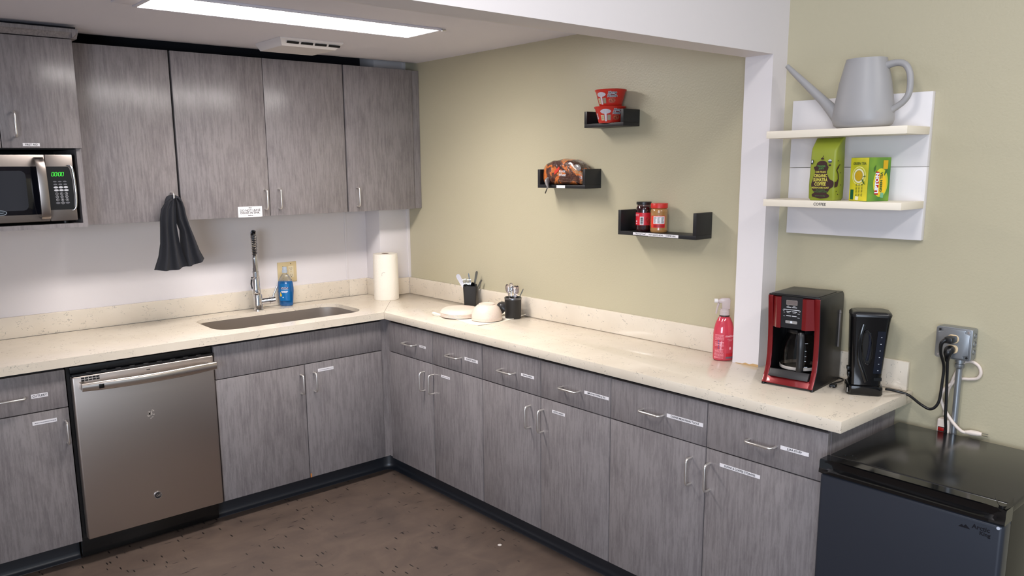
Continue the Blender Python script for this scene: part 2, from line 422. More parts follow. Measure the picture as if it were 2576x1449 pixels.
# ------------------------------------------------------------------ dishwasher
t = thing('dishwasher', 'stainless steel dishwasher with a bowed bar handle under the counter', 'dishwasher', (-1.69, -.3, 0))
q = MB(); q.box((-1.997, -.56, .115), (-1.391, -.03, .865), BLK); q.box((-1.984, -.575, .838), (-1.4, -.55, .866), BLK, .002); q.build('tub', t)
q = MB(); q.box((-1.984, -.602, .118), (-1.398, -.562, .828), STEEL, .006, 3); q.box((-1.984, -.600, .8285), (-1.398, -.562, .836), BLK, .001); d = q.build('door', t)
q = MB()
for i in range(9): q.box((-1.925+i*.057, -.588, .8362), (-1.905+i*.057, -.580, .8366), mat('panel_print', (150, 145, 145), .5))
q.build('control_icons', d)
q = MB(); zb = .772
pts = []; n = 22
for i in range(n+1):
    s_ = i/n; x = -1.962+s_*.556; bow = .052+.026*math.sin(PI*s_); pts.append((x, -.602-bow, .792))
rings = []
for i, p in enumerate(pts):
    e = min(i, n-i)/n; hh = .0165+.003*min(1, e*6); dd = .008
    rings.append([(p[0], p[1]+dd*math.cos(a), p[2]+hh*math.sin(a)) for a in [2*PI*k/16 for k in range(16)]])
STH = steel('brushed_handle', (205, 196, 188), .28, (4, 4, 300))
q.loft(rings, STH)
q.box((-1.962, -.655, .777), (-1.940, -.600, .806), STH, .004); q.box((-1.428, -.655, .777), (-1.406, -.600, .806), STH, .004)
q.build('handle', d)
q = MB()
for i in range(5):
    for j in range(2): q.box((-1.951+i*.0145, -.6028, .806+j*.0095), (-1.951+i*.0145+.0125, -.6018, .8125+j*.0095), SLOT)
q.build('vent', d)
B((-1.902, -.6735, .782), (-1.882, -.6645, .800), BLKG, .001).build('latch_button', d)
q = MB(); q.cyl((-1.690, -.6015, .238), (-1.690, -.6055, .238), .0165, CHROME, 28); q.cyl((-1.690, -.6056, .238), (-1.690, -.6060, .238), .0138, mat('badge_black', (30, 30, 34), .3), 28)
q.text('GE', .017, flat((-1.690, -.6064, .238), X, Z), CHROME, bold=.0005, shear=.3); q.build('logo_badge', d)
q = MB(); q.decal([(-.008, -.002), (.008, -.002), (.008, .002), (-.008, .002)], flat((-1.684, -.6022, .812), X, Z), INK); q.build('brand_mark', d)
q = MB(); random.seed(5); GL = mat('dried_glue', (188, 178, 168), .35)
for i in range(26):
    a = random.uniform(0, 2*PI); rr = random.uniform(.004, .019)*(1 if i % 3 else .4); cx, cz = -1.690+rr*math.cos(a), .612+rr*math.sin(a)*1.1; k = random.uniform(.0018, .0048)
    q.decal([(cx+k*math.cos(b)*random.uniform(.6, 1.3), cz+k*math.sin(b)*random.uniform(.5, 1.1)) for b in [2*PI*j/7 for j in range(7)]], lambda u, v: (u, -.6023, v), GL)
q.build('sticker_residue', d)
q = MB(); q.box((-1.997, -.520, .012), (-1.394, -.500, .112), BLKG, .003); q.build('kick_plate', t)

# ------------------------------------------------------------------ worktop with sink cut-out
t = thing('countertop', 'cream quartz L-shaped worktop with grey veining and matching upstand', 'countertop', (-.3, -.6, .877))
ZT, ZU = .914, .877
hole = [(-.9275+x, -.320+y) for x, y in rrect(.795, .372, .095, 7)]
def slab_with_hole():
    q = MB(); bm = q.bm
    rect = [(-2.62, -.6065), (-.4845, -.6065), (-.02, -.02), (-2.62, -.02)]
    top = []
    for z in (ZT, .894):
        vo = [bm.verts.new((x, y, z)) for x, y in rect]; vi = [bm.verts.new((x, y, z)) for x, y in hole]
        eo = [bm.edges.new((vo[i], vo[(i+1) % 4])) for i in range(4)]; ei = [bm.edges.new((vi[i], vi[(i+1) % len(vi)])) for i in range(len(vi))]
        bmesh.ops.triangle_fill(bm, use_beauty=True, edges=eo+ei); top.append((vo, vi))
    for k in (0, 1):
        a, b = top[0][k], top[1][k]; n = len(a)
        for i in range(n): bm.faces.new([a[i], a[(i+1) % n], b[(i+1) % n], b[i]])
    bmesh.ops.recalc_face_normals(bm, faces=bm.faces); q._fin(bm.faces, QZ)
    q.box((-2.62, -.6065, ZU), (-.4845, -.572, .894), QZ); return q
slab_with_hole().build('counter_slab', t)
q = MB(); q.prism([(-.4840, -.6068, ZU), (-.4840, -3.0733, ZU), (-.0005, -3.0733, ZU), (-.0005, -.16, ZU), (-.015, -.02, ZU), (-.0195, -.0205, ZU)], (0, 0, .037), QZ, .0015); q.build('counter_slab', t)
HB = .098
def ups(a, b):
    q = MB(); q.box((a[0], a[1], ZT+.0003), (b[0], b[1], ZT+HB), QZ, .002); return q.build('upstand', t)
ups((-2.62, -.0163), (-.346, -.0005)); ups((-.344, -.0170), (-.2252, -.0005)); ups((-.2250, -.1637), (-.2095, -.0005)); ups((-.2090, -.1640), (-.0165, -.1605))
ups((-.0163, -2.4465), (-.0005, -.1642)); ups((-.0163, -3.058), (-.0005, -2.5575))
# sink
t = thing('sink', 'long undermount stainless steel sink basin with rounded corners', 'sink', (-.9275, -.32, .70))
q = MB(); rings = []
for w_, h_, rr, z in ((.83, .407, .11, .8936), (.801, .378, .097, .8936), (.799, .376, .096, .87), (.79, .367, .092, .72), (.775, .352, .085, .702), (.74, .317, .07, .695), (.2, .1, .04, .692)):
    rings.append([(-.9275+x, -.320+y, z) for x, y in rrect(w_, h_, rr, 7)])
q.loft(rings, SINKM, cap0=False); q.build('basin', t)
q = MB(); q.lathe((-.9275, -.32, .6925), [(.045, 0), (.045, .003), (.036, .002), (.03, -.004), (.001, -.004)], CHROME, 28, cap0=False); q.build('drain', t)

# ------------------------------------------------------------------ faucet
fx, fy = -.943, -.082
t = thing('faucet', 'tall chrome pull-down spring faucet behind the sink', 'faucet', (fx, fy, .914))
q = MB(); q.lathe((fx, fy, .914), [(.027, 0), (.027, .005), (.024, .008), (.0235, .082), (.0225, .085), (.016, .086), (.016, .185), (.0125, .187), (.0125, .30)], CHROME, 32); q.build('column', t)
q = MB(); q.cyl((fx, fy, .958), (fx+.060, fy-.012, .960), .017, CHROME, 28); q.cyl((fx+.061, fy-.0122, .960), (fx+.090, fy-.018, .961), .0185, CHROME, 28); q.build('valve', t)
q = MB(); q.tube([(fx+.078, fy-.016, .970), (fx+.086, fy-.018, .995), (fx+.104, fy-.022, 1.035)], .005, CHROME, 12, rr=[.0055, .0045, .0055]); q.build('lever', t)
# arch hose and spring
FDX, FDY = -.44, -.898
arch = [(fx+FDX*a, fy+FDY*a, b) for a, b in ((0, 1.21), (0, 1.26), (.008, 1.30), (.030, 1.328), (.055, 1.332), (.082, 1.315), (.094, 1.28), (.097, 1.22), (.098, 1.15))]
A = spline([Vector(p) for p in arch], 10)
q = MB(); q.tube(A, .0075, mat('hose_dark', (60, 60, 64), .4, .6), 12); q.build('hose', t)
q = MB(); L = [0]
for a, b in zip(A, A[1:]): L.append(L[-1]+(b-a).length)
hel = []; turns = L[-1]*.80/.0082; N_ = int(turns*11)
def at(s_):
    for i in range(len(L)-1):
        if L[i+1] >= s_: break
    f = (s_-L[i])/(L[i+1]-L[i]+1e-9); return A[i].lerp(A[i+1], f), (A[i+1]-A[i]).normalized()
for i in range(N_+1):
    s_ = L[-1]*.80*i/N_; p, tt = at(s_); n1 = Vector((FDY, -FDX, 0)).cross(tt).normalized(); n2 = tt.cross(n1); a = 2*PI*turns*i/N_
    hel.append(p+n1*(.0125*math.cos(a))+n2*(.0125*math.sin(a)))
q.tube(hel, .0026, CHROME, 6); q.build('spring', t)
hx, hy = fx+FDX*.098, fy+FDY*.098
q = MB(); q.lathe((hx, hy, 1.015), [(.0205, 0), (.0215, .006), (.0205, .03), (.0155, .07), (.0135, .085), (.0140, .088), (.0140, .112), (.0125, .114), (.0125, .137), (.0105, .14), (.0105, .19), (.008, .20)], CHROME, 28); q.build('spray_head', t)
q = MB(); q.tube([(hx-.020, hy+.004, 1.095), (hx-.024, hy+.004, 1.07), (hx-.021, hy+.004, 1.045)], .004, BLK, 10, rr=[.005, .004, .002]); q.ball((hx-.018, hy+.004, 1.103), .005, BLK); q.build('spray_button', t)
q = MB(); q.tube([(fx, fy, 1.115), (fx+FDX*.05, fy+FDY*.05, 1.12), (hx-FDX*.015, hy-FDY*.015, 1.12)], .006, CHROME, 12); q.lathe((hx, hy, 1.107), [(.016, 0), (.0185, 0), (.0185, .026), (.016, .026)], CHROME, 24, cap0=False, cap1=False); q.build('holder_arm', t)

# ------------------------------------------------------------------ upper cabinets
UY, Z0, Z1 = -.300, 1.426, 2.195
def upper(label, x0, x1, doors, ybk=-.02):
    t = thing('wall_cabinet', label, 'cabinet', ((x0+x1)/2, -.15, Z0), 'flat grey wall cabinets over the sink')
    B((x0, -.2805, Z0), (x1, ybk, Z1), CARC).build('body', t)
    return t
t = upper('single-door grey wall cabinet beside the microwave, black towel on its handle', -1.80, -1.3905, 1)
d = slab((-1.797, UY, Z0), (-1.394, -.281, Z1)).build('door', t); bar_handle('handle', d, (-1.427, UY, 1.458), (-1.427, UY, 1.556), (0, -1, 0))
t = upper('double-door grey wall cabinet with the DO NOT LEAVE DISHES IN SINK card', -1.3865, -.4955, 2)
d = slab((-1.384, UY, Z0), (-.9435, -.281, Z1)).build('door', t); bar_handle('handle', d, (-.968, UY, 1.461), (-.968, UY, 1.558), (0, -1, 0))
q = MB(); f = flat((-1.049, UY-.0002, 1.4515), X, Z); w, h = .125, .052
q.prism([f(-w/2, -h/2), f(w/2, -h/2), f(w/2, h/2), f(-w/2, h/2)], (0, -.0008, 0), LBL)
g = flat((-1.049, UY-.0014, 1.4515), X, Z)
q.text('DO NOT LEAVE', .0150, lambda u, v: g(u, v+.0065), INK, bold=.0003); q.text('DISHES IN SINK.', .0145, lambda u, v: g(u, v-.0058), INK, bold=.0003)
q.text('Please', .0065, lambda u, v: g(u, v+.0195), INK, bold=.0004, shear=.3); q.text('thank you', .0065, lambda u, v: g(u, v-.0178), INK, bold=.0004, shear=.3)
for x0, x1 in ((-.042, -.018), (.018, .042)): q.decal([(x0, -.0182), (x1, -.0182), (x1, -.0176), (x0, -.0176)], g, INK)
q.build('notice_card', d)
d = slab((-.9405, UY, Z0), (-.498, -.281, Z1)).build('door', t); bar_handle('handle', d, (-.894, UY, 1.461), (-.894, UY, 1.560), (0, -1, 0))
t = upper('single-door grey wall cabinet against the green wall', -.4915, -.0005, 1, -.162)
d = slab((-.489, UY, Z0), (-.058, -.281, Z1)).build('door', t); bar_handle('handle', d, (-.4385, UY, 1.456), (-.4385, UY, 1.556), (0, -1, 0))
slab((-.0555, -.288, Z0+.001), (-.001, -.281, Z1)).build('filler_strip', t)
# deep microwave cabinet
t = thing('microwave_cabinet', 'deeper grey wall cabinet with FIRST AID door, crown top and microwave niche', 'cabinet', (-2.12, -.22, 1.42))
XR, YF = -1.827, -.44
q = MB(); q.box((XR-.019, -.4395, 1.427), (XR, -.02, 2.187), LAM); q.box((-2.43, -.4395, 1.427), (-2.411, -.02, 2.187), LAM)
q.box((-2.411, -.4395, 1.427), (XR-.019, -.02, 1.445), LAM); q.box((-2.411, -.4195, 1.748), (XR-.019, -.02, 1.766), CARC); q.box((-2.411, -.4195, 2.17), (XR-.019, -.02, 2.187), CARC)
q.box((-2.411, -.03, 1.445), (XR-.019, -.02, 2.17), CARC); q.box((-2.411, -.418, 1.766), (XR-.019, -.40, 2.17), CARC); q.build('body', t)
d = slab((-2.1145, YF-.0195, 1.752), (XR, YF, 2.184)).build('door', t)
bar_handle('handle', d, (-2.066, YF-.0195, 1.795), (-2.066, YF-.0195, 1.891), (0, -1, 0))
tape(d, (-2.0125, YF-.0197, 1.7652), X, Z, .06, .0125, 'FIRST AID', .0105)
slab((-2.43, YF-.0195, 1.752), (-2.1175, YF, 2.184)).build('door', t)
q = MB(); q.prism([(-2.45, YF-.0195, 2.1875), (-2.45, YF-.022, 2.193), (-2.45, YF-.044, 2.208), (-2.45, YF-.046, 2.222), (-2.45, YF+.1, 2.222), (-2.45, YF+.1, 2.1875)], (.643, 0, 0), LAM)
q.prism([(XR-.003, YF-.0445, 2.1875), (XR+.003, YF-.0445, 2.193), (XR+.018, YF-.0445, 2.208), (XR+.022, YF-.0445, 2.222), (XR-.003, YF-.0445, 2.222)], (0, .33, 0), LAM); q.build('crown', t)
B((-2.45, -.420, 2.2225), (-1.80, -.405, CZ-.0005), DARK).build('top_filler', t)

# ------------------------------------------------------------------ microwave
t = thing('microwave', 'stainless steel microwave with green clock digits in the wall niche', 'microwave', (-2.11, -.25, 1.447))
my = -.436
BZ = mat('glass_dark', (14, 15, 22), .06)
q = MB(); q.box((-2.362, -.415, 1.458), (-1.866, -.06, 1.728), mat('microwave_case', (70, 68, 68), .4)); q.build('case', t)
for x in (-2.33, -1.9):
    q = MB(); q.cyl((x, -.38, 1.4455), (x, -.38, 1.458), .012, BLK); q.build('foot', t)
q = MB(); q.box((-2.364, my, 1.457), (-1.9675, -.4155, 1.727), STEELV, .003); d = q.build('door', t)
q = MB(); q.box((-2.33, my-.0012, 1.487), (-1.9685, my+.0005, 1.680), BZ, .0004); q.build('door_glass', d)
q = MB(); f = flat((-2.175, my-.0014, 1.584), X, Z); q.decal(rrect(.268, .158, .02), f, mat('mesh_screen', (36, 36, 42), .25)); q.build('viewing_mesh', d)
q = MB(); pts = [(-1.990, my-.004, 1.716), (-1.990, my-.024, 1.70), (-1.989, my-.034, 1.66), (-1.988, my-.038, 1.59), (-1.987, my-.034, 1.52), (-1.986, my-.024, 1.478), (-1.986, my-.004, 1.464)]
A = spline([Vector(p) for p in pts], 6); rings = [[(p.x+sx*.0165, p.y+sy_*.004, p.z) for sx, sy_ in ((-1, -1), (-.8, -1.4), (.8, -1.4), (1, -1), (1, 1), (-1, 1))] for p in A]
q.loft(rings, STEELV); q.build('handle', d)
q = MB(); f = flat((-2.146, my-.002, 1.498), X, Z)
ell = lambda a, b, n=28: [(a*math.cos(2*PI*i/n), b*math.sin(2*PI*i/n)) for i in range(n)]
q.decal(ell(.026, .0105), f, CHROME); q.decal(ell(.0235, .0082), lambda u, v: f(u, v, .0003), BZ); q.text('Oster', .012, lambda u, v: f(u, v, .0006), CHROME, shear=.3); q.build('logo', d)
q = MB(); q.box((-1.9655, my, 1.457), (-1.8635, -.4155, 1.727), STEELV, .003); p = q.build('control_panel', t)
PB = mat('panel_black', (9, 9, 11), .35)
q = MB(); f = flat((-1.9185, my-.0004, 1.591), X, Z)
poly = [(-.0455, .088), (-.0455, -.088)]+[(.0405+.004*math.cos(a), -.075+.013*math.sin(a)) for a in [math.radians(t_) for t_ in (-90, -60, -30, 0)]]+[(.048, -.03), (.047, .03)]+[(.030+.012*math.cos(a), .070+.018*math.sin(a)) for a in [math.radians(t_) for t_ in (0, 30, 60, 90)]]
q.prism([f(*a_) for a_ in poly], (0, -.0006, 0), PB); q.build('keypad', p)
q = MB(); pts = [f(.032, .0935, .002), f(.046, .0885, .003), f(.052, .07, .004), f(.0545, .03, .004), f(.0555, -.02, .004), f(.052, -.07, .004), f(.046, -.0875, .003), f(.036, -.092, .002)]
q.tube(pts, .004, CHROME, 10, rr=[.0015, .004, .0048, .0048, .0048, .0048, .004, .0015], smooth=5); q.build('chrome_trim', p)
gm = mat('green_digits', (20, 60, 20), .5); bsdf(gm).inputs['Emission Color'].default_value = (.05, 1, .05, 1); bsdf(gm).inputs['Emission Strength'].default_value = 1.6
q = MB(); segs = {'0': 'abcdef'}
def digit(q, cx, cz, w, h, s, fn, m, th=.0016, sl=.18):
    P = {'a': ((-1, 1), (1, 1)), 'b': ((1, 1), (1, 0)), 'c': ((1, 0), (1, -1)), 'd': ((-1, -1), (1, -1)), 'e': ((-1, 0), (-1, -1)), 'f': ((-1, 1), (-1, 0))}
    for k in s:
        (a, b), (c_, d_) = P[k]; x0, z0, x1, z1 = a*w/2, b*h/2, c_*w/2, d_*h/2
        if x0 == x1: pl = [(x0-th/2, z0*.92), (x0+th/2, z0*.92), (x1+th/2, z1*.92+(.0006 if z1 == 0 else 0)), (x1-th/2, z1*.92+(.0006 if z1 == 0 else 0))]
        else: pl = [(x0+th*.3, z0-th/2), (x1-th*.3, z0-th/2), (x1-th*.3, z0+th/2), (x0+th*.3, z0+th/2)]
        q.decal([(cx+u+v*sl, cz+v) for u, v in pl], fn, m)
g = flat((-1.9185, my-.0014, 1.591), X, Z)
for dx in (-.0235, -.0125, .0015, .0125): digit(q, dx, .057, .0075, .015, 'abcdef', g, gm)
for dz in (.0535, .061): q.decal([(-.0062, dz-.001), (-.0042, dz-.001), (-.0042, dz+.001), (-.0062, dz+.001)], g, gm)
q.build('clock_display', p)
BT = mat('button_grey', (190, 190, 194), .5); BF = mat('button_faint', (92, 92, 98), .5)
for j, z in enumerate((.027, .0155, .0035, -.0085)):
    for i, x in enumerate((-.019, -.0005, .018)):
        q = MB(); q.decal(ell(.0085 if j > 1 else .007, .0042 if j > 1 else .003, 20), lambda u, v: g(u+x+.002*j*.5, v+z, .0002), BT if j > 1 else BF); q.build('button', p)
for j in range(4):
    for i in range(3):
        q = MB(); x, z = -.016+i*.0178+j*.0006, -.0225-j*.0125; k = '123456789*0#'[j*3+i]
        if j == 3 and i != 1: q.decal(ell(.0085, .0042, 20), lambda u, v: g(u+x, v+z, .0002), BF)
        else:
            q.decal(ell(.0056, .0052, 20), lambda u, v: g(u+x, v+z, .0002), BT); q.decal(ell(.0046, .0043, 20), lambda u, v: g(u+x, v+z, .0004), PB)
            q.text(k, .006, lambda u, v: g(u+x, v+z, .0006), BT, bold=.0002)
        q.build('button', p)

# ------------------------------------------------------------------ towel hanging from the handle
CL = mat('black_towel_cloth', (30, 31, 37), .95); bump(CL, noise(CL, coords(CL, (1, 1, 1)), 500, 2), 0, .5, .001)
t = thing('hand_towel', 'black towel hanging folded over the wall cabinet handle', 'towel', (-1.427, -.34, 1.21))
def drape(name, top, rows, par, folds, ph, thick=.006):
    """rows: (z, x_left, x_right, y) ; pleated sheet with real thickness"""
    q = MB(); n = 28; fr = []; bk = []
    for k, (z, xl, xr, y) in enumerate(rows):
        amp = .006+.010*k/len(rows); a_, b_ = [], []
        for i in range(n+1):
            s_ = i/n; yy = y+amp*math.sin(s_*PI*folds+ph)-.010*math.sin(PI*s_); zz = z-.012*math.sin(s_*PI)*(k/len(rows))+.012*(s_-.5)*(k/len(rows))*top
            a_.append(Vector((xl+(xr-xl)*s_, yy, zz))); b_.append(Vector((xl+(xr-xl)*s_, yy+thick, zz)))
        fr.append(a_+b_[::-1])
    q.loft(fr, CL); return q.build(name, par, sharp=60)
drape('front_fold', .6, [(1.530, -1.446, -1.430, -.349), (1.515, -1.472, -1.428, -.352), (1.485, -1.493, -1.430, -.354), (1.44, -1.502, -1.432, -.354), (1.40, -1.504, -1.433, -.354), (1.33, -1.509, -1.426, -.354), (1.27, -1.522, -1.414, -.354), (1.212, -1.545, -1.396, -.354)], t, 5, .4)
drape('side_fold', 2.6, [(1.532, -1.430, -1.410, -.338), (1.515, -1.430, -1.388, -.334), (1.485, -1.428, -1.378, -.330), (1.44, -1.424, -1.371, -.328), (1.39, -1.407, -1.358, -.328), (1.335, -1.408, -1.340, -.328), (1.27, -1.412, -1.320, -.328), (1.226, -1.414, -1.300, -.328)], t, 4, 1.2)
q = MB(); q.tube([(-1.475, -.345, 1.505), (-1.452, -.33, 1.530), (-1.427, -.318, 1.537), (-1.405, -.326, 1.525), (-1.388, -.334, 1.50)], .012, CL, 12, rr=[.002, .012, .009, .012, .002], smooth=5); q.build('top_roll', t, sharp=60)

# ------------------------------------------------------------------ ceiling light and vent fan
t = thing('ceiling_light', 'long fluorescent ceiling light with a glowing flat lens', 'light', (-1.17, -1.165, CZ-.012))
em = mat('lit_diffuser', (255, 255, 250), .5); bsdf(em).inputs['Emission Color'].default_value = (1, .945, .915, 1); bsdf(em).inputs['Emission Strength'].default_value = LAMP_STRENGTH
q = MB(); x0, x1, y0, y1 = -1.745, -.592, -1.285, -1.050
for a, b in (((x0-.014, y0-.010), (x0, y1+.010)), ((x1, y0-.010), (x1+.014, y1+.010)), ((x0, y0-.010), (x1, y0)), ((x0, y1), (x1, y1+.010))): q.box((a[0], a[1], CZ-.010), (b[0], b[1], CZ-.0004), CEIL, .0015)
q.box((x0-.09, y0+.01, CZ-.006), (x0-.015, y1-.01, CZ-.0004), CEIL, .0015); q.build('frame', t)
q = MB(); q.box((x0+.0003, y0+.0003, CZ-.008), (x1-.0003, y1-.0003, CZ-.002), em); q.build('diffuser', t)
l = area('tube_light', ((x0+x1)/2, (y0+y1)/2, CZ-.0095), ((x0+x1)/2, (y0+y1)/2, 0), 1.13, .22, LAMP_WATTS, (1, .945, .915)); l.data.spread = math.radians(140)
l.parent = t; l.matrix_parent_inverse = Matrix.Translation(-Vector(t.location))
q = MB(); q.cyl((x1+.004, y0-.018, CZ-.009), (x1+.022, y0-.020, CZ-.008), .0045, CHROME, 10); q.build('latch', t)
t = thing('ceiling_vent', 'white plastic ceiling air vent with four slots above the wall cabinets', 'vent', (-.88, -.57, CZ))
up_ = [(-1.032, -.700), (-.715, -.700), (-.715, -.438), (-1.032, -.438)]; dn = [(-1.014, -.675), (-.745, -.675), (-.745, -.447), (-1.014, -.447)]
q = MB(); q.loft([[(x, y, CZ-.0005) for x, y in up_], [(x, y, CZ-.005) for x, y in up_], [(x, y, CZ-.034) for x, y in dn]], WPL); q.build('housing', t)
q = MB(); o_ = Vector((-1.02, -.7005, CZ-.007)); vv = Vector((0, .025, -.029)).normalized()
for i in range(4):
    a = .022+i*.070; pl = [(a, .009), (a+.06, .009), (a+.06, .021), (a, .021)]
    q.decal(pl, lambda u, v: o_+X*u+vv*v+Vector((0, -.0012, -.0010)), SLOT)
q.build('grille', t)

# ------------------------------------------------------------------ wall outlet, soap, paper towel
t = thing('wall_outlet', 'beige double-gang outlet plate on the white wall behind the soap bottle', 'outlet', (-.7275, -.003, 1.038))
BG = mat('beige_plate', (205, 184, 140), .4); BG2 = mat('ivory_receptacle', (214, 200, 168), .35)
q = MB(); q.box((-.784, -.006, 1.038), (-.671, 0, 1.149), BG, .002); q.build('cover_plate', t)
q = MB(); q.box((-.7215, -.0078, 1.061), (-.690, -.005, 1.126), BG2, .0008)
for zc in (1.113, 1.074):
    for dx in (-.006, .005): q.box((-.7055+dx-.0008, -.0081, zc-.004), (-.7055+dx+.0008, -.0076, zc+.004), SLOT)
    q.cyl((-.7055, -.0076, zc-.009), (-.7055, -.0081, zc-.009), .0022, SLOT, 12)
q.box((-.710, -.0083, 1.0905), (-.701, -.0076, 1.0965), BG, .0004); q.build('receptacle', t)
q = MB()
for x, z in ((-.7055, 1.138), (-.7055, 1.048), (-.754, 1.125), (-.754, 1.06)): q.cyl((x, -.0055, z), (x, -.0070, z), .0028, mat('screw_brown', (110, 95, 70), .4), 12)
q.build('screws', t)

t = thing('dish_soap_bottle', 'blue dish soap bottle with clear top standing behind the sink', 'bottle', (-.768, -.058, .914))
BLU = mat('blue_dish_soap', (0, 82, 140), .12); bsdf(BLU).inputs['Coat Weight'].default_value = .5
CLR = mat('clear_plastic', (235, 240, 245), .08, Transmission_Weight=.9, Alpha=.45)
def oval(mb, c, prof, m, sx, sy_, rot, n=36, cap0=True, cap1=True): mb.lathe(c, prof, m, n, sx, sy_, cap0, cap1, rot)
ra = -.69   # long side turned toward the room
q = MB(); oval(q, (-.768, -.058, .9145), [(.030, 0), (.036, .004), (.0375, .012), (.0405, .05), (.0435, .08), (.044, .10), (.041, .128), (.0375, .138)], BLU, 1, .58, ra); q.build('bottle', t)
q = MB(); oval(q, (-.768, -.058, .9145), [(.037, .1385), (.033, .15), (.022, .168), (.0125, .178), (.012, .186)], CLR, 1, .58, ra, cap0=False, cap1=False); q.build('shoulder', t)
q = MB(); q.lathe((-.768, -.058, .9145), [(.015, .184), (.015, .196), (.0125, .199), (.0125, .212), (.011, .216)], mat('cap_clear_blue', (196, 208, 222), .2, Transmission_Weight=.4), 24); q.build('cap', t)
fr = Vector((math.cos(ra-PI/2), math.sin(ra-PI/2), 0)); ru = Vector((math.cos(ra), math.sin(ra), 0))
def soapmap(u, v, k=0):
    a = .0435; b = .0435*.58; uu = max(-.98, min(.98, u/a)); return Vector((-.768, -.058, .9145+v))+ru*u+fr*(b*math.sqrt(1-uu*uu)+.0012+k)
q = MB(); WHT = mat('print_white', (225, 230, 238), .5); YEL = mat('print_yellow', (236, 190, 40), .5); DBL = mat('print_navy', (20, 30, 90), .5)
q.decal((-.030, .03, .026, .125), soapmap, mat('label_blue', (0, 104, 168), .25), 12)
q.decal((-.020, .094, .020, .106), lambda u, v: soapmap(u, v, .0004), WHT, 8)
q.text('DAWN', .0135, lambda u, v: soapmap(u, v+.100, .0008), DBL, bold=.0008)
q.text('POWERWASH\nDISH SPRAY', .0058, lambda u, v: soapmap(u-.001, v+.080, .0006), WHT, bold=.0005)
q.decal([(a*1.0-.022, b+.062) for a, b in ell(.0055, .0085, 14)], lambda u, v: soapmap(u, v, .0006), YEL); q.decal([(a-.024, b+.074) for a, b in ell(.0028, .004, 10)], lambda u, v: soapmap(u, v, .0007), YEL)
q.decal([(a-.010, b+.05) for a, b in ell(.003, .003, 10)], lambda u, v: soapmap(u, v, .0006), WHT); q.build('front_label', t)

t = thing('paper_towel_roll', 'white quilted paper towel roll standing in the counter corner', 'paper towel', (-.236, -.247, .914))
PT = mat('paper_towel', (240, 232, 218), .95)
v = nd(PT, 'ShaderNodeTexVoronoi'); v.inputs['Scale'].default_value = 110; ln(PT, coords(PT, (1, 1, .8)), 0, v, 'Vector'); bump(PT, v, 'Distance', .6, .002)
q = MB(); q.lathe((-.236, -.247, .9145), [(.070, 0), (.0715, .004), (.0715, .12), (.0695, .255), (.068, .262), (.021, .262), (.021, .2)], PT, 48, cap1=False); q.tube([(-.190, -.300, .9160), (-.1905, -.301, 1.0), (-.1915, -.299, 1.172)], .002, PT, 8); q.build('roll', t)
q = MB(); q.lathe((-.236, -.247, .9145), [(.0205, .15), (.0205, .2625), (.019, .2625), (.019, .15)], mat('cardboard_core', (120, 96, 76), .9), 28, cap0=False, cap1=False); q.lathe((-.236, -.247, .9145), [(.019, .20), (.001, .20)], mat('core_dark', (40, 32, 28), .9), 20, cap0=False); q.build('core', t)
q = MB()
def rollmap(u, v): a = math.radians(238)+u/.072; return Vector((-.236+.0722*math.cos(a), -.247+.0722*math.sin(a), .9145+v))
for i in range(7):
    a0 = math.radians(200-i*22); q.decal([(-.012+.012*math.cos(a0)+x, .148+.014*math.sin(a0)+z) for x, z in ell(.004, .0015, 8)], rollmap, mat('embossed_grey', (205, 196, 184), .9))
q.build('embossed_print', t)

# ------------------------------------------------------------------ dishes on the mat
MAT_ = mat('white_cloth', (240, 232, 216), .9); bump(MAT_, noise(MAT_, coords(MAT_, (1, 1, 1)), 400, 2), 0, .3, .0008)
q = MB(); gx, gy = 14, 14; top = []
for i in range(gx+1):
    row = []
    for j in range(gy+1):
        u, v_ = i/gx, j/gy; x = -.345+.312*u+.012*math.sin(v_*5); y = -.885-.345*v_-.006*math.sin(u*6)
        z = .9165+.0012*math.sin(u*9+v_*7)+(.016*max(0, (u+v_-1.72)/.28)**1.5); row.append(Vector((x, y, z)))
    top.append(row)
tv = [[q.bm.verts.new(p) for p in r] for r in top]; bv = [[q.bm.verts.new(p-Vector((0, 0, .0022))) for p in r] for r in top]; fs = []
for i in range(gx):
    for j in range(gy):
        fs.append(q.bm.faces.new([tv[i][j], tv[i+1][j], tv[i+1][j+1], tv[i][j+1]])); fs.append(q.bm.faces.new([bv[i][j], bv[i][j+1], bv[i+1][j+1], bv[i+1][j]]))
for i in range(gx):
    for j in (0, gy): fs.append(q.bm.faces.new([tv[i][j], tv[i+1][j], bv[i+1][j], bv[i][j]]))
for j in range(gy):
    for i in (0, gx): fs.append(q.bm.faces.new([tv[i][j], tv[i][j+1], bv[i][j+1], bv[i][j]]))
bmesh.ops.recalc_face_normals(q.bm, faces=fs); q._fin(fs, MAT_)
t = thing('dish_mat', 'thin white cloth under the upturned plates and bowls', 'cloth', (-.2, -1.05, .914))
q.build('cloth', t, sharp=60)
q = MB(); q.tube([(-.338, -.93, .920), (-.352, -.905, .926), (-.362, -.885, .930), (-.362, -.870, .926), (-.350, -.868, .920), (-.342, -.885, .918), (-.334, -.915, .918)], .006, MAT_, 8, flat=.35, smooth=5); q.build('hanging_loop', t, sharp=60)
DM = mat('matte_cream_dish', (226, 206, 190), .42)
dn_ = noise(DM, coords(DM, (1, 1, 1)), 260, 2); rr_ = ramp(DM, dn_, 0, [(.35, (222, 203, 188)), (.6, (229, 211, 196))]); ln(DM, rr_, 0, bsdf(DM), 'Base Color')
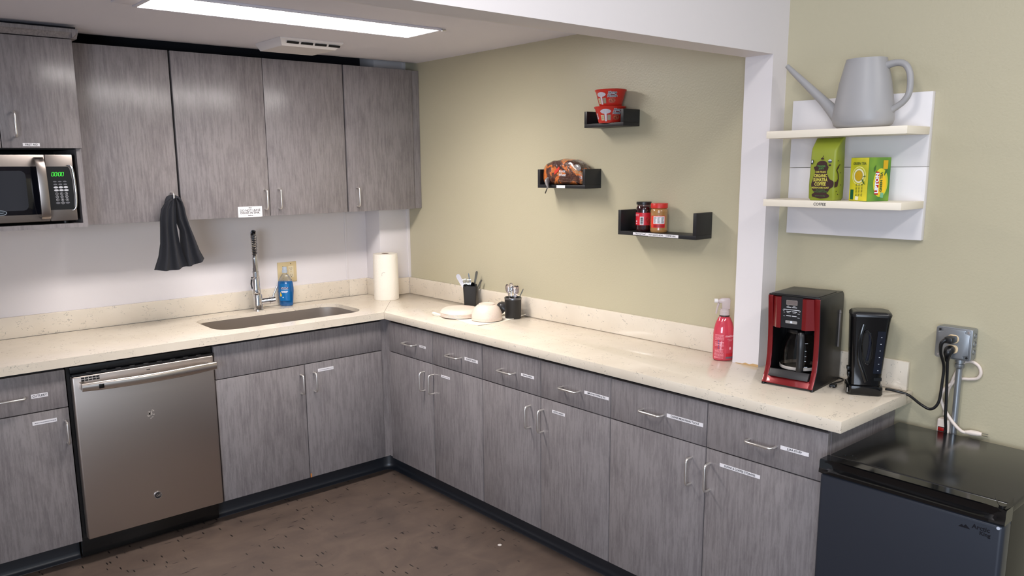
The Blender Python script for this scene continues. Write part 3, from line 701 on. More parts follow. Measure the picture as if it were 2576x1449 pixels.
def plate(z, label):
    c = (-.262, -.972, z)
    q = MB(); q.lathe(c, [(.1005, 0), (.1015, .0012), (.100, .0035), (.094, .013), (.083, .0195), (.070, .0218), (.050, .0222), (.001, .0222)], DM, 56, cap0=False)
    q.lathe(c, [(.0985, 0), (.0975, .0010), (.091, .0115), (.081, .0170), (.069, .0195), (.001, .0195)], DM, 56, cap0=False)
    q.lathe(c, [(.1005, 0), (.0985, 0)], DM, 56, cap0=False, cap1=False)
    return tag(q.build('plate', org=c), label, 'plate', 'upturned cream plates on the cloth')
for i, s_ in enumerate(('lowest of the four upturned cream plates in the stack', 'second from the bottom of the upturned cream plates', 'third from the bottom of the upturned cream plates', 'topmost upturned cream plate of the stack with its flat base showing')):
    plate(.9195+i*.0058, s_)
def bowl(z, label):
    c = (-.234, -1.151, z)
    q = MB(); q.lathe(c, [(.0755, 0), (.0765, .002), (.0755, .008), (.072, .030), (.062, .050), (.048, .063), (.041, .0665), (.040, .0705), (.037, .0715), (.0345, .0695), (.001, .069)], DM, 56, cap0=False)
    q.lathe(c, [(.0755, 0), (.0735, .0005), (.070, .029), (.060, .048), (.045, .0605), (.001, .063)], DM, 56, cap0=False)
    return tag(q.build('bowl', org=c), label, 'bowl', 'upturned cream bowls on the cloth')
bowl(.9195, 'lower of the two upturned cream bowls, only its rim showing'); bowl(.9275, 'upper upturned cream bowl with its foot ring on top')

# cutlery holders and cutlery
t = thing('cutlery_cup', 'tapered square black cup of forks against the upstand behind the plates', 'cup', (-.068, -.812, .914))
q = MB(); cx, cy_ = -.068, -.812
def sq(w, z, r): 
    a = math.radians(50); return [(cx+x*math.cos(a)-y*math.sin(a), cy_+x*math.sin(a)+y*math.cos(a), z) for x, y in rrect(w, w*.8, r, 4)]
CUPM = mat('matte_black_cup', (30, 29, 29), .5)
q.loft([sq(.074, .9145, .008), sq(.078, .93, .008), sq(.092, 1.036, .010), sq(.088, 1.036, .009), sq(.072, .92, .007), sq(.04, .92, .007)], CUPM); q.build('cup_body', t)
t = thing('cutlery_cup', 'round black cup of spoons with a metal rim right of the bowls', 'cup', (-.098, -1.192, .914))
q = MB(); q.lathe((-.098, -1.192, .9145), [(.038, 0), (.040, .003), (.042, .102), (.0425, .104), (.0395, .104), (.0375, .006), (.001, .005)], CUPM, 44); q.build('cup_body', t)
q = MB(); q.lathe((-.098, -1.192, .9145), [(.0428, .096), (.0430, .104), (.042, .1055), (.0385, .1055), (.0380, .098)], mat('rim_metal', (120, 118, 118), .3, .9), 44, cap0=False, cap1=False); q.build('rim', t)
RI = Vector((.76, -.65, 0)); TOW = Vector((-.65, -.76, 0))     # across and toward the room
def utensil(name, label, cup, c, bot, topo, kind, w=.011, m=None, turn=0):
    """bot/topo: (across, toward, z) offsets from the cup axis; kind at the upper end"""
    m = m or CHROME; c = Vector((c[0], c[1], .914))
    p0 = c+RI*bot[0]+TOW*bot[1]+Z*bot[2]; p1 = c+RI*topo[0]+TOW*topo[1]+Z*topo[2]
    ax = (p1-p0); L_ = ax.length; ax.normalize(); side = ax.cross(TOW).normalized(); side = (Matrix.Rotation(turn, 3, ax) @ side); nr = side.cross(ax)
    P = lambda s_, u, k=0: p0+ax*s_+side*u+nr*k
    q = MB()
    def strip(rows, th=.0012):
        rings = []
        for s_, hw, k in rows: rings.append([P(s_, -hw, k-th), P(s_, hw, k-th), P(s_, hw, k+th), P(s_, -hw, k+th)])
        q.loft(rings, m)
    if kind == 'handle': strip([(0, .003, 0), (L_*.45, .0035, 0), (L_*.7, w*.42, 0), (L_*.90, w*.60, 0), (L_*.95, w*.56, 0), (L_*.98, w*.42, 0), (L_*.995, w*.22, 0), (L_, w*.08, 0)], .0015)
    if kind == 'knife': strip([(0, .003, 0), (L_*.5, .004, 0), (L_*.7, w*.38, 0), (L_*.88, w*.52, .002), (L_*.96, w*.5, .004), (L_*.99, w*.35, .005), (L_, w*.12, .005)], .003)
    if kind == 'fork':
        strip([(0, .004, 0), (L_-.075, .003, 0), (L_-.055, .009, .002), (L_-.045, w, .003), (L_-.04, w, .003)])
        for i in range(4):
            u = -w+w*2*(i+.5)/4; rings = [[P(s_, u-h_, k-.001), P(s_, u+h_, k-.001), P(s_, u+h_, k+.001), P(s_, u-h_, k+.001)] for s_, h_, k in ((L_-.041, .0016, .003), (L_-.015, .0014, .005), (L_, .0006, .0035))]
            q.loft(rings, m)
    if kind == 'spoon':
        strip([(0, .004, 0), (L_-.06, .003, 0), (L_-.045, .005, 0)])
        n = 20; R_ = []
        for k, dp in ((1, 0), (.92, .0025), (.7, .005), (.4, .0068), (.05, .0072)): R_.append([P(L_-.024+.024*k*math.cos(2*PI*i/n), w*k*math.sin(2*PI*i/n), -dp) for i in range(n)])
        q.loft(R_, m, cap0=False); q.loft([[p+nr*.001 for p in r] for r in R_], m, cap0=False)
    return tag(q.build(name, org=p0, sharp=50), label, name)
c1, c2 = (-.068, -.812), (-.098, -1.192)
PNK = mat('bright_steel', (225, 215, 212), .2, .9)
utensil('spoon', 'steel spoon with broad handle leaning far left out of the tapered cup', 0, c1, (.012, 0, .012), (-.067, .004, .182), 'handle', .020, PNK)
utensil('fork', 'left fork with tines up in the tapered cup', 0, c1, (.002, .008, .012), (-.030, .012, .158), 'fork', .012)
utensil('fork', 'middle fork with upright tines in the tapered cup', 0, c1, (0, .014, .012), (-.004, .018, .158), 'fork', .011)
utensil('fork', 'thin steel handle slanting left behind the forks', 0, c1, (.018, -.012, .012), (-.008, -.012, .186), 'handle', .006)
utensil('knife', 'dark grey table knife handle, tallest in the tapered cup', 0, c1, (.002, -.008, .012), (.038, -.006, .198), 'knife', .013, mat('dark_steel', (92, 90, 84), .35, .8))
utensil('fork', 'short dark handle leaning right over the rim of the tapered cup', 0, c1, (-.016, .0, .012), (.064, .002, .152), 'knife', .009, mat('dark_steel', (92, 90, 84), .35, .8))
utensil('spoon', 'small spoon head at the front rim of the tapered cup', 0, c1, (.004, .018, .012), (.016, .026, .142), 'spoon', .012)
utensil('spoon', 'pale spoon leaning left in the round cup', 0, c2, (-.002, .0, .012), (-.030, .006, .172), 'spoon', .012, PNK, .3)
utensil('spoon', 'bright steel spoon standing tallest in the round cup', 0, c2, (-.006, .012, .012), (-.010, .018, .180), 'spoon', .0125, CHROME)
utensil('spoon', 'pair-side spoon head facing front right in the round cup', 0, c2, (.004, .008, .012), (.011, .010, .165), 'spoon', .012, PNK, -.2)
utensil('spoon', 'wide spoon head behind at the right in the round cup', 0, c2, (.0, -.008, .012), (.023, -.008, .162), 'spoon', .012, PNK, -.4)
utensil('teaspoon', 'thin twisted handle leaning right out of the round cup', 0, c2, (-.012, .0, .012), (.052, .0, .147), 'handle', .005, mat('dark_steel', (92, 90, 84), .35, .8))
# dark scoop leaning behind the round cup
t = thing('measuring_scoop', 'dark grey plastic scoop on edge between the bowls and the round cup', 'scoop', (-.112, -1.118, .9195))
q = MB(); T_ = Matrix.Translation((-.100, -1.121, .955)) @ Matrix.Rotation(math.radians(62), 4, Vector((-.3, -1, 0))) @ Matrix.Scale(1, 4)
q.lathe((0, 0, 0), [(.033, 0), (.034, .002), (.028, .022), (.018, .032), (.001, .034)], mat('smoke_plastic', (52, 50, 50), .3), 32, cap0=False, T=T_); q.lathe((0, 0, 0), [(.033, 0), (.026, .020), (.016, .029), (.001, .031)], MATS['smoke_plastic'], 32, cap0=False, T=T_); q.build('scoop_bowl', t)

# ------------------------------------------------------------------ black U shelves
def ushelf(label, y0, y1, z0, z1, d=.104, th=.0155):
    t = thing('wall_shelf', label, 'shelf', (-.05, (y0+y1)/2, z0), 'black U-shaped shelves on the green wall')
    B((-d, y1+.0001, z0), (0, y0-.0001, z0+th), BSH, .0008).build('shelf_board', t)
    B((-d, y0-th, z0+th), (0, y0, z1), BSH, .0008).build('side_panel', t)
    B((-d, y1, z0+th), (0, y1+th, z1), BSH, .0008).build('side_panel', t)
    return t
ushelf('topmost small black U-shaped shelf holding two red noodle bowls', -1.672, -1.893, 1.821, 1.890)
t = ushelf('left black U-shaped shelf holding the bag of bread', -1.378, -1.680, 1.560, 1.645)
tape(t, (-.1042, -1.530, 1.5672), -Y, Z, .055, .013, None)
t = ushelf('longest and lowest black U-shaped shelf holding two jars', -1.874, -2.270, 1.371, 1.474)
tape(t, (-.1042, -1.997, 1.3795), -Y, Z, .080, .011, '"The Holy Trinity"', .0076); tape(t, (-.1049, -2.078, 1.3790), -Y, Z, .083, .0125, 'HOT SAUCE, ADVIL,', .0085); tape(t, (-.1042, -2.150, 1.3790), -Y, Z, .075, .0115, 'COFFEE LIDS', .0085)

# noodle bowls
RED = mat('noodle_red', (196, 42, 28), .4); PGR = mat('print_grey', (205, 200, 208), .5); PCR = mat('print_cream', (208, 198, 160), .5)
def noodle(z, c, a0, label, lid):
    t = thing('noodle_bowl', label, 'noodle bowl', (c[0], c[1], z), 'red instant noodle bowls')
    q = MB(); q.lathe((c[0], c[1], z), [(.044, 0), (.047, .003), (.0495, .012), (.062, .058), (.0665, .063), (.0675, .066), (.066, .0675)], RED, 48, cap1=False); q.build('bowl_body', t)
    q = MB(); q.lathe((c[0], c[1], z), [(.0655, .0665), (.064, .0682), (.001, .0686)], mat('foil_lid', (176, 60, 44), .3), 48, cap0=False); q.build('lid', t)
    def fn(u, v, k=0):
        r = .0495+(v-.012)*.2717+.0007+k; a = math.radians(a0)+u/.058; return Vector((c[0]+r*math.cos(a), c[1]+r*math.sin(a), z+v))
    q = MB()
    def pl(p, m, k=0): q.decal(p, lambda u, v: fn(u, v, k), m)
    for s_ in range(5):      # oval built of narrow facets so it hugs the bowl
        pass
    def curved_ell(cu, cv, ra_, rb, m, k=0, n=12):
        for i in range(n):
            u0, u1 = -ra_+2*ra_*i/n, -ra_+2*ra_*(i+1)/n; h0 = rb*math.sqrt(max(0, 1-(u0/ra_)**2)); h1 = rb*math.sqrt(max(0, 1-(u1/ra_)**2))
            pts_ = [(cu+u0, cv-h0), (cu+u1, cv-h1), (cu+u1, cv+h1), (cu+u0, cv+h0)]
            if h0 < 1e-6: pts_ = pts_[1:]
            elif h1 < 1e-6: pts_ = [pts_[0], pts_[1], pts_[3]]
            pl(pts_, m, k)
    curved_ell(0, .046, .024, .0095, PGR)
    for i in range(11): u = -.019+i*.0038; pl([(u, .039), (u+.0008, .039), (u+.0008, .053), (u, .053)], mat('print_midgrey', (160, 152, 165), .5), .0003)
    q.decal((-.005, .006, .005, .038), fn, PGR, 2); q.decal((-.024, .010, -.008, .032), fn, PCR, 3); q.decal((.008, .010, .023, .032), fn, mat('print_taupe', (150, 140, 118), .5), 3)
    for i in range(5): q.decal((-.022, .013+i*.0036, -.010, .0142+i*.0036), lambda u, v: fn(u, v, .0003), mat('print_brown', (90, 80, 60), .5), 3)
    q.decal((-.054, .016, -.044, .040), fn, PGR, 2); q.decal((-.052, .030, -.046, .036), lambda u, v: fn(u, v, .0003), MATS['print_midgrey'], 2)
    q.decal((-.003, .0615, .004, .0665), fn, INK, 1)
    DRD = mat('print_darkred', (120, 32, 26), .5)
    q.decal((.036, .034, .066, .056), lambda u, v: fn(u, v, .0002), DRD, 6); q.text('Home\nNoodle', .0135, lambda u, v: fn(u+.051, v+.0455, .0010), WHT, bold=.0013, shear=.2); q.text('Home\nNoodle', .0135, lambda u, v: fn(u+.051, v+.0455, .0014), INK, bold=.0003, shear=.2)
    curved_ell(.051, .021, .017, .0105, mat('noodle_photo', (176, 84, 60), .5)); 
    random.seed(3)
    for i in range(9): a = random.uniform(-.012, .012); b = random.uniform(-.006, .006); q.decal([(.051+a+x, .021+b+y) for x, y in ell(.0032, .0016, 8)], lambda u, v: fn(u, v, .0006), mat('noodle_bits', (205, 130, 90), .5) if i % 2 else DRD)
    q.build('printed_wrap', t); return t
noodle(1.8368, (-.071, -1.789), 203, 'lower red instant noodle bowl resting in the top black shelf', 0)
noodle(1.9058, (-.071, -1.792), 178, 'upper red instant noodle bowl stacked on the other one', 1)

# jars
t = thing('jam_jar', 'dark red jam jar with black lid and red label', 'jar', (-.056, -1.972, 1.387))
JG = mat('dark_jam', (42, 8, 14), .08, Coat_Weight=.6)
q = MB(); q.lathe((-.056, -1.972, 1.3872), [(.028, 0), (.0312, .004), (.032, .010), (.032, .09), (.031, .098), (.0275, .104)], JG, 40); q.build('jar_glass', t)
q = MB(); q.lathe((-.056, -1.972, 1.3872), [(.0275, .1042), (.027, .110), (.0285, .112)], mat('jar_neck_glass', (120, 96, 90), .1, Transmission_Weight=.4), 40, cap0=False, cap1=False); q.build('neck', t)
q = MB(); q.lathe((-.056, -1.972, 1.3872), [(.030, .111), (.031, .112), (.031, .121), (.0295, .1225), (.001, .1225)], BLK, 40); q.build('lid', t)
def cyl_map(c, r, a0): return lambda u, v, k=0: Vector((c[0]+(r+k)*math.cos(math.radians(a0)+u/r), c[1]+(r+k)*math.sin(math.radians(a0)+u/r), c[2]+v))
f = cyl_map((-.056, -1.972, 1.3872), .0325, 205)
q = MB(); q.decal((-.062, .026, .062, .078), f, mat('jam_label_red', (206, 32, 48), .4), 30)
q.decal((-.008, .028, .008, .062), lambda u, v: f(u, v, .0004), LBL, 3)
random.seed(11); z_ = .031
while z_ < .059: h_ = random.choice((.0008, .0014, .0022)); q.decal((-.005, z_, .005, z_+h_), lambda u, v: f(u, v, .0008), INK, 2); z_ += h_+random.choice((.0006, .0012))
q.text('strawberry\npreserves', .006, lambda u, v: f(u-.026, v+.068, .0006), WHT); q.decal([(-.026+a, .042+b) for a, b in ell(.0035, .0042, 12)], lambda u, v: f(u, v, .0005), WHT); q.decal((-.030, .031, -.022, .034), lambda u, v: f(u, v, .0005), WHT, 2)
for i in range(3): q.decal([(.024+a+i*.007, .05-i*.008+b) for a, b in ell(.008, .010, 12)], lambda u, v: f(u, v, .0004+i*.0001), mat('strawberry', (168, 44, 40), .5))
q.build('wrap_label', t)
t = thing('peanut_butter_jar', 'peanut butter jar with bright red lid', 'jar', (-.056, -2.052, 1.387))
PBM = mat('peanut_butter', (168, 122, 72), .2, Coat_Weight=.6)
q = MB(); q.lathe((-.056, -2.052, 1.3872), [(.031, 0), (.0345, .004), (.0352, .012), (.0342, .018), (.0342, .078), (.0352, .084), (.034, .092), (.029, .098)], PBM, 44); q.build('jar_body', t)
q = MB(); q.lathe((-.056, -2.052, 1.3872), [(.033, .0982), (.0345, .099), (.0345, .1165), (.0335, .118), (.001, .1185)], mat('lid_red', (200, 38, 30), .4), 48); q.build('lid', t)
f = cyl_map((-.056, -2.052, 1.3872), .0347, 212)
q = MB(); q.decal((-.034, .020, .030, .068), f, mat('pb_label_red', (228, 58, 36), .4), 16)
q.decal((-.020, .036, .027, .066), lambda u, v: f(u, v, .0004), LBL, 12); q.decal((-.020, .021, .028, .034), lambda u, v: f(u, v, .0003), mat('label_crimson', (186, 30, 40), .4), 12)
random.seed(4)
for k in range(3):
    u0 = -.018+k*.0155
    for i in range(8): q.decal((u0, .0385+i*.0033, u0+random.uniform(.007, .0125), .0401+i*.0033), lambda u, v: f(u, v, .0008), MATS['print_grey'] if i == 99 else mat('print_dim', (90, 88, 88), .5), 3)
for i in range(3): q.decal((-.018, .0235+i*.0035, .022-.006*i, .0245+i*.0035), lambda u, v: f(u, v, .0006), mat('print_maroon', (110, 20, 24), .5), 8)
q.build('wrap_label', t)

# bread bag
t = thing('bread_bag', 'clear printed bag of sliced bread in the left black shelf', 'bread', (-.07, -1.53, 1.576))
BR = mat('bread_bag_print', (120, 70, 45), .3, Coat_Weight=.7)
a = noise(BR, coords(BR, (1, 1, 1), (.5, .2, .3)), 15, 2, 1.4); r_ = ramp(BR, a, 0, [(.32, (66, 34, 26)), (.45, (92, 54, 38)), (.52, (196, 104, 40)), (.60, (170, 120, 76)), (.7, (206, 176, 140))]); r_.color_ramp.interpolation = 'CONSTANT'
ln(BR, r_, 0, bsdf(BR), 'Base Color'); h_ = noise(BR, coords(BR, (1, 1, 1), (.3, .8, .1)), 38, 3, 1.5); bump(BR, h_, 0, .9, .006)
q = MB(); rings = []
for k, (y, hw, zt, zb) in enumerate(((-1.406, .020, 1.640, 1.592), (-1.411, .036, 1.660, 1.5800), (-1.425, .041, 1.672, 1.5770), (-1.47, .044, 1.684, 1.5765), (-1.53, .045, 1.690, 1.5765), (-1.59, .045, 1.686, 1.5765), (-1.625, .043, 1.668, 1.5768), (-1.648, .038, 1.640, 1.5775), (-1.660, .022, 1.618, 1.590))):
    ring = []; n = 28
    for i in range(n):
        a = 2*PI*i/n; ca, sa = math.cos(a), math.sin(a); ex = .55
        xx = hw*abs(ca)**ex*(1 if ca > 0 else -1); zz = (zt+zb)/2+(zt-zb)/2*abs(sa)**ex*(1 if sa > 0 else -1)
        j = .0025*math.sin(7*a+k*2.1)+.002*math.sin(11*a-k); ring.append((-.062+xx*(1+j*5), y, max(1.5765, zz+j)))
    rings.append(ring)
q.loft(rings, BR); q.build('loaf_bag', t, sharp=70)
OR = mat('bag_orange', (206, 92, 34), .35); f = flat((-.1085, -1.53, 1.63), -Y, Z)
q = MB(); q.text('Rustic\nWheat', .017, lambda u, v: f(u+.012, v-.002), WHT, bold=.0001, shear=.3)
q.decal([(-.036, .008), (-.006, .028), (-.004, .016), (-.016, .004), (-.040, -.010)], f, mat('bag_red', (206, 60, 44), .4)); q.build('bag_print', t)
q = MB(); q.ball((-.096, -1.622, 1.648), (.009, .026, .019), mat('bag_clear_grey', (140, 134, 132), .2, Coat_Weight=.8)); q.build('clear_window', t)
q = MB(); q.tube([(-.100, -1.445, 1.596), (-.116, -1.452, 1.585), (-.120, -1.462, 1.566), (-.124, -1.458, 1.556)], .01, mat('bag_clear_grey', (168, 168, 172), .2), 12, rr=[.016, .020, .009, .004], flat=.5, smooth=5); q.build('bag_tail', t, sharp=70)
q = MB(); q.tube([(-.123, -1.461, 1.560), (-.124, -1.449, 1.536)], .0022, BLK, 8); q.build('twist_tie', t)

# ------------------------------------------------------------------ white wall shelf with watering can, coffee, tea
t = thing('wall_shelf_unit', 'white two-board wall shelf on a two-plank back panel right of the column', 'shelf', (-.09, -2.83, 1.414))
B((-.020, -3.066, 1.4135), (0, -2.600, 1.6445), WMEL, .001).build('back_panel', t); B((-.020, -3.066, 1.6458), (0, -2.600, 1.876), WMEL, .001).build('back_panel', t)
B((-.182, -3.066, 1.7445), (-.0202, -2.600, 1.7685), CREAM, .001).build('shelf_board', t)
d = B((-.182, -3.066, 1.5155), (-.0202, -2.600, 1.5385), CREAM, .001).build('shelf_board', t)
q = MB(); q.text('COFFEE', .0125, flat((-.1823, -2.806, 1.5268), -Y, Z), INK, bold=.0002); q.build('lettering', d)
t = thing('watering_can', 'large light grey plastic watering can on the top board', 'watering can', (-.105, -2.893, 1.7685))
CAN = mat('grey_can_plastic', (158, 156, 156), .42); cc = (-.105, -2.893, 1.769)
rings = []
prof = [(.066, .055, 0), (.078, .062, .002), (.090, .071, .010), (.095, .075, .024), (.094, .074, .05), (.088, .070, .09), (.080, .064, .14), (.068, .056, .19), (.0615, .052, .214), (.0585, .049, .214), (.068, .054, .18), (.085, .066, .08), (.085, .066, .02), (.03, .03, .012)]
for a_, b_, z in prof: rings.append([(cc[0]+b_*math.cos(2*PI*i/56), cc[1]+a_*math.sin(2*PI*i/56), cc[2]+z) for i in range(56)])
q = MB(); q.loft(rings, CAN); q.build('can_body', t, sharp=50)
q = MB(); q.tube([(-.105, -2.822, 1.795), (-.107, -2.803, 1.818), (-.110, -2.76, 1.862), (-.114, -2.70, 1.918), (-.118, -2.655, 1.960), (-.120, -2.628, 1.986)], .01, CAN, 18, rr=[.024, .022, .0155, .012, .0095, .0075], smooth=6); q.tube([(-.120, -2.631, 1.983), (-.1205, -2.6275, 1.9865)], .006, BLK, 14); q.build('spout', t, sharp=60)
q = MB(); q.tube([(-.105, -2.946, 1.955), (-.105, -2.985, 1.962), (-.105, -3.012, 1.955), (-.106, -3.028, 1.93), (-.107, -3.033, 1.895), (-.107, -3.030, 1.865), (-.106, -3.015, 1.843), (-.105, -2.990, 1.826), (-.105, -2.968, 1.815)], .0095, CAN, 16, rr=[.013, .0105, .010, .0095, .0095, .0095, .0095, .010, .013], smooth=6); q.build('handle', t, sharp=60)

t = thing('coffee_bag', 'lime green coffee bag with dark brown coffee pot artwork on the lower board', 'coffee', (-.14, -2.80, 1.5385))
LIME = mat('lime_bag', (138, 148, 42), .45); BRN = mat('bag_brown', (58, 34, 32), .45); YT = mat('bag_yellow_text', (206, 196, 84), .5); GT = mat('bag_green_text', (72, 128, 60), .5)
x0, x1, y0, y1, zb = -.167, -.103, -2.757, -2.845, 1.5390
def bagring(z, dx0, dx1, dy, r=.008):
    w, dd = (y0-y1)/2-dy, ((x1-dx1)-(x0+dx0)); cxx = ((x1-dx1)+(x0+dx0))/2
    return [(cxx+p, (y0+y1)/2+s_, z) for p, s_ in rrect(dd, 2*w, min(r, dd/2-.001), 3)]
q = MB(); q.loft([bagring(zb, .004, .004, .002), bagring(zb+.008, -.001, 0, -.001), bagring(zb+.05, -.003, 0, -.0015), bagring(zb+.11, -.002, .001, 0), bagring(zb+.158, 0, .003, .0), bagring(zb+.170, .006, .006, .0, .006), bagring(zb+.195, .030, .010, -.002, .006), bagring(zb+.203, .040, .013, -.003, .004)], LIME); q.build('bag_body', t, sharp=50)
f = flat((-.1712, -2.801, zb), -Y, Z)
pot = [(-.028, .012), (-.030, .020), (-.022, .026), (-.030, .036), (-.034, .052), (-.030, .066), (-.026, .082), (-.022, .092), (-.025, .100), (-.028, .108), (-.020, .112), (-.017, .122), (-.006, .128), (.006, .128), (.015, .123), (.018, .114), (.022, .108), (.020, .100), (.017, .092), (.024, .076), (.030, .068), (.0415, .062), (.0415, .046), (.030, .038), (.026, .030), (.020, .024), (.029, .018), (.026, .010), (0, .006)]
pot = [(p.x, p.y) for p in spline([Vector((a, b, 0)) for a, b in pot], 4)]
q = MB(); q.decal(pot, f, BRN); g = lambda u, v, k=0: f(u, v, .0005+k)
q.decal([(.006*math.cos(a)+.000, .135+.003*math.sin(a)) for a in [2*PI*i/10 for i in range(10)]], f, BRN); q.decal([(-.001, .137), (.001, .137), (.004, .145), (.002, .145)], f, BRN)
q.text("TRADER\nJOE'S", .0075, lambda u, v: g(u-.002, v+.107), GT, bold=.0003); q.text('FAIR TRADE', .0085, lambda u, v: g(u-.003, v+.092), YT, stretch=.75, bold=.0002)
q.text('ORGANIC', .0135, lambda u, v: g(u-.003, v+.080), YT, stretch=.72, bold=.0005); q.text('SUMATRA', .0150, lambda u, v: g(u-.003, v+.0665), YT, stretch=.72, bold=.0005); q.text('COFFEE', .0150, lambda u, v: g(u-.003, v+.0530), YT, stretch=.75, bold=.0005)
q.text('MEDIUM DARK ROAST', .0078, lambda u, v: g(u-.002, v+.0415), YT, stretch=.75, bold=.0002); q.text('100% ARABICA\nWHOLE BEAN COFFEE', .006, lambda u, v: g(u-.001, v+.031), GT, stretch=.8); q.text('NET WT 13 OZ (368g)', .0045, lambda u, v: g(u-.001, v+.015), GT, stretch=.8)
q.decal([(.026+x, .127+y) for x, y in ell(.0062, .0055, 18)], f, mat('seal_navy', (60, 62, 96), .5)); q.decal([(.0202, .1272), (.0318, .1272), (.031, .1305), (.026, .1324), (.021, .1305)], g, WHT); q.text('USDA', .0032, lambda u, v: g(u+.026, v+.1288, .0004), INK)
q.decal([(-.0385, .118), (-.032, .118), (-.030, .126), (-.031, .132), (-.0375, .132)], f, INK); q.decal([(-.037, .123), (-.0335, .121), (-.032, .128), (-.0345, .131), (-.0365, .129)], g, WHT)
q.decal([(.022, .112), (.030, .112), (.030, .117), (.022, .117)], f, BRN); q.build('front_print', t)
q = MB(); f2 = flat((-.135, -2.8472, zb), X, Z)
q.decal([(-.036, .062), (-.028, .060), (-.016, .070), (-.020, .088), (-.030, .098), (-.022, .108), (-.010, .118), (-.014, .106), (-.024, .098), (-.014, .086), (-.010, .070), (-.016, .046), (-.036, .042)], f2, BRN)
for a, b in ((-.02, .128), (-.008, .115), (.0, .09), (-.012, .020), (-.022, .030), (.004, .05)): q.decal([(a+x, b+y) for x, y in ell(.0025, .002, 8)], f2, BRN)
q.build('side_print', t)

t = thing('tea_box', 'green and yellow box of green tea bags right of the coffee bag', 'box', (-.115, -2.93, 1.5385))
N0 = Vector((-.160, -2.950, 1.5390)); D1 = Vector((.396, .918, 0)).normalized()*.080; D2 = Vector((.918, -.396, 0)).normalized()*.083; HH = .137
TG = mat('tea_green', (96, 140, 44), .35); TY = mat('tea_yellow', (222, 208, 40), .35); TDG = mat('tea_dark_green', (10, 88, 62), .4)
a = coords(TG, (1, 1, 1)); nn = noise(TG, a, 12, 2); rr_ = ramp(TG, nn, 0, [(.35, (64, 118, 46)), (.65, (120, 158, 52))]); ln(TG, rr_, 0, bsdf(TG), 'Base Color')
nn = noise(TY, coords(TY, (1, 1, 1)), 12, 2); rr_ = ramp(TY, nn, 0, [(.35, (190, 190, 40)), (.65, (234, 216, 52))]); ln(TY, rr_, 0, bsdf(TY), 'Base Color')
q = MB(); q.prism([N0, N0+D2, N0+D1+D2, N0+D1], (0, 0, HH), TG); q.build('carton', t)
u1 = -D1.normalized(); f = flat(N0+D1*.5-D2.normalized()*.0004, u1, Z); n1 = u1.cross(Z)
g = lambda u, v, k=0: f(u, v)-D2.normalized()*(.0004+k)
q = MB(); q.decal([(-.0395, .001), (.0395, .001), (.0395, HH-.001), (-.0395, HH-.001)], g, TY)
q.text('GREEN TEA', .011, lambda u, v: g(u, v+.118, .0004), mat('tea_olive', (96, 104, 30), .5), bold=.0006)
CU = mat('cup_white', (236, 232, 200), .5)
for k, (rr, m_) in enumerate(((.030, mat('tea_swirl', (238, 232, 140), .5)), (.027, TY), (.023, CU), (.018, mat('cup_rim', (176, 160, 60), .5)), (.015, mat('tea_gold', (206, 164, 20), .4)))): q.decal([(x, .080+y) for x, y in ell(rr, rr*.98, 28)], lambda u, v: g(u, v, .0005+k*.0003), m_)
q.decal([(.016, .072), (.026, .060), (.030, .052), (.022, .056), (.015, .066)], lambda u, v: g(u, v, .0025), mat('leaf', (60, 96, 40), .5)); q.decal([(.018, .076), (.028, .082), (.032, .078)], lambda u, v: g(u, v, .0025), mat('leaf', (60, 96, 40), .5))
q.decal([(-.034, .004), (-.020, .004), (-.020, .036), (-.034, .036)], lambda u, v: g(u, v, .0005), TDG)
for x in (-.012, 0, .012): 
    for i in range(9): q.decal([(x, .016+i*.0045), (x+.007, .016+i*.0045), (x+.007, .018+i*.0045), (x, .018+i*.0045)], lambda u, v: g(u, v, .0005), mat('tea_olive', (96, 104, 30), .5))
q.decal([(-.012, .004), (.002, .003), (.004, .014), (-.010, .016)], lambda u, v: g(u, v, .0007), CU); q.build('side_print', t)
u2 = D2.normalized(); f3 = flat(N0+D2*.5, u2, Z); n2 = -D1.normalized(); h = lambda u, v, k=0: f3(u, v)+n2*(.0005+k)
q = MB(); q.decal([(x+.006, .058+y) for x, y in ell(.028, .045, 30)], h, TY); q.decal([(x+.008, .054+y) for x, y in ell(.020, .034, 24)], lambda u, v: h(u, v, .0003), mat('tea_gold2', (232, 188, 30), .4))
q.decal([(-.016, .022), (-.002, .020), (-.001, .092), (-.014, .094)], lambda u, v: h(u, v, .0006), mat('brand_red', (176, 24, 36), .4))
q.text('LIPTON', .0185, lambda u, v: h(-.0083-v, .057+u, .0010), WHT, bold=.0009); q.text('GREEN TEA', .0120, lambda u, v: h(.008-v, .060+u, .0010), mat('tea_text_green', (38, 84, 44), .5), bold=.0005)
q.decal([(.012, .100), (.030, .100), (.030, .128), (.012, .128)], lambda u, v: h(u, v, .0005), mat('tea_gold', (206, 164, 20), .4)); q.decal([(.016, .078), (.026, .090), (.030, .102), (.020, .094)], lambda u, v: h(u, v, .0009), MATS['leaf']); q.decal([(-.022, .09), (-.017, .100), (-.016, .114), (-.023, .104)], lambda u, v: h(u, v, .0009), MATS['leaf'])
q.decal([(.006, .012), (.018, .010), (.020, .026), (.008, .028)], lambda u, v: h(u, v, .0009), mat('tag_teal', (110, 170, 130), .4)); q.build('front_print', t)

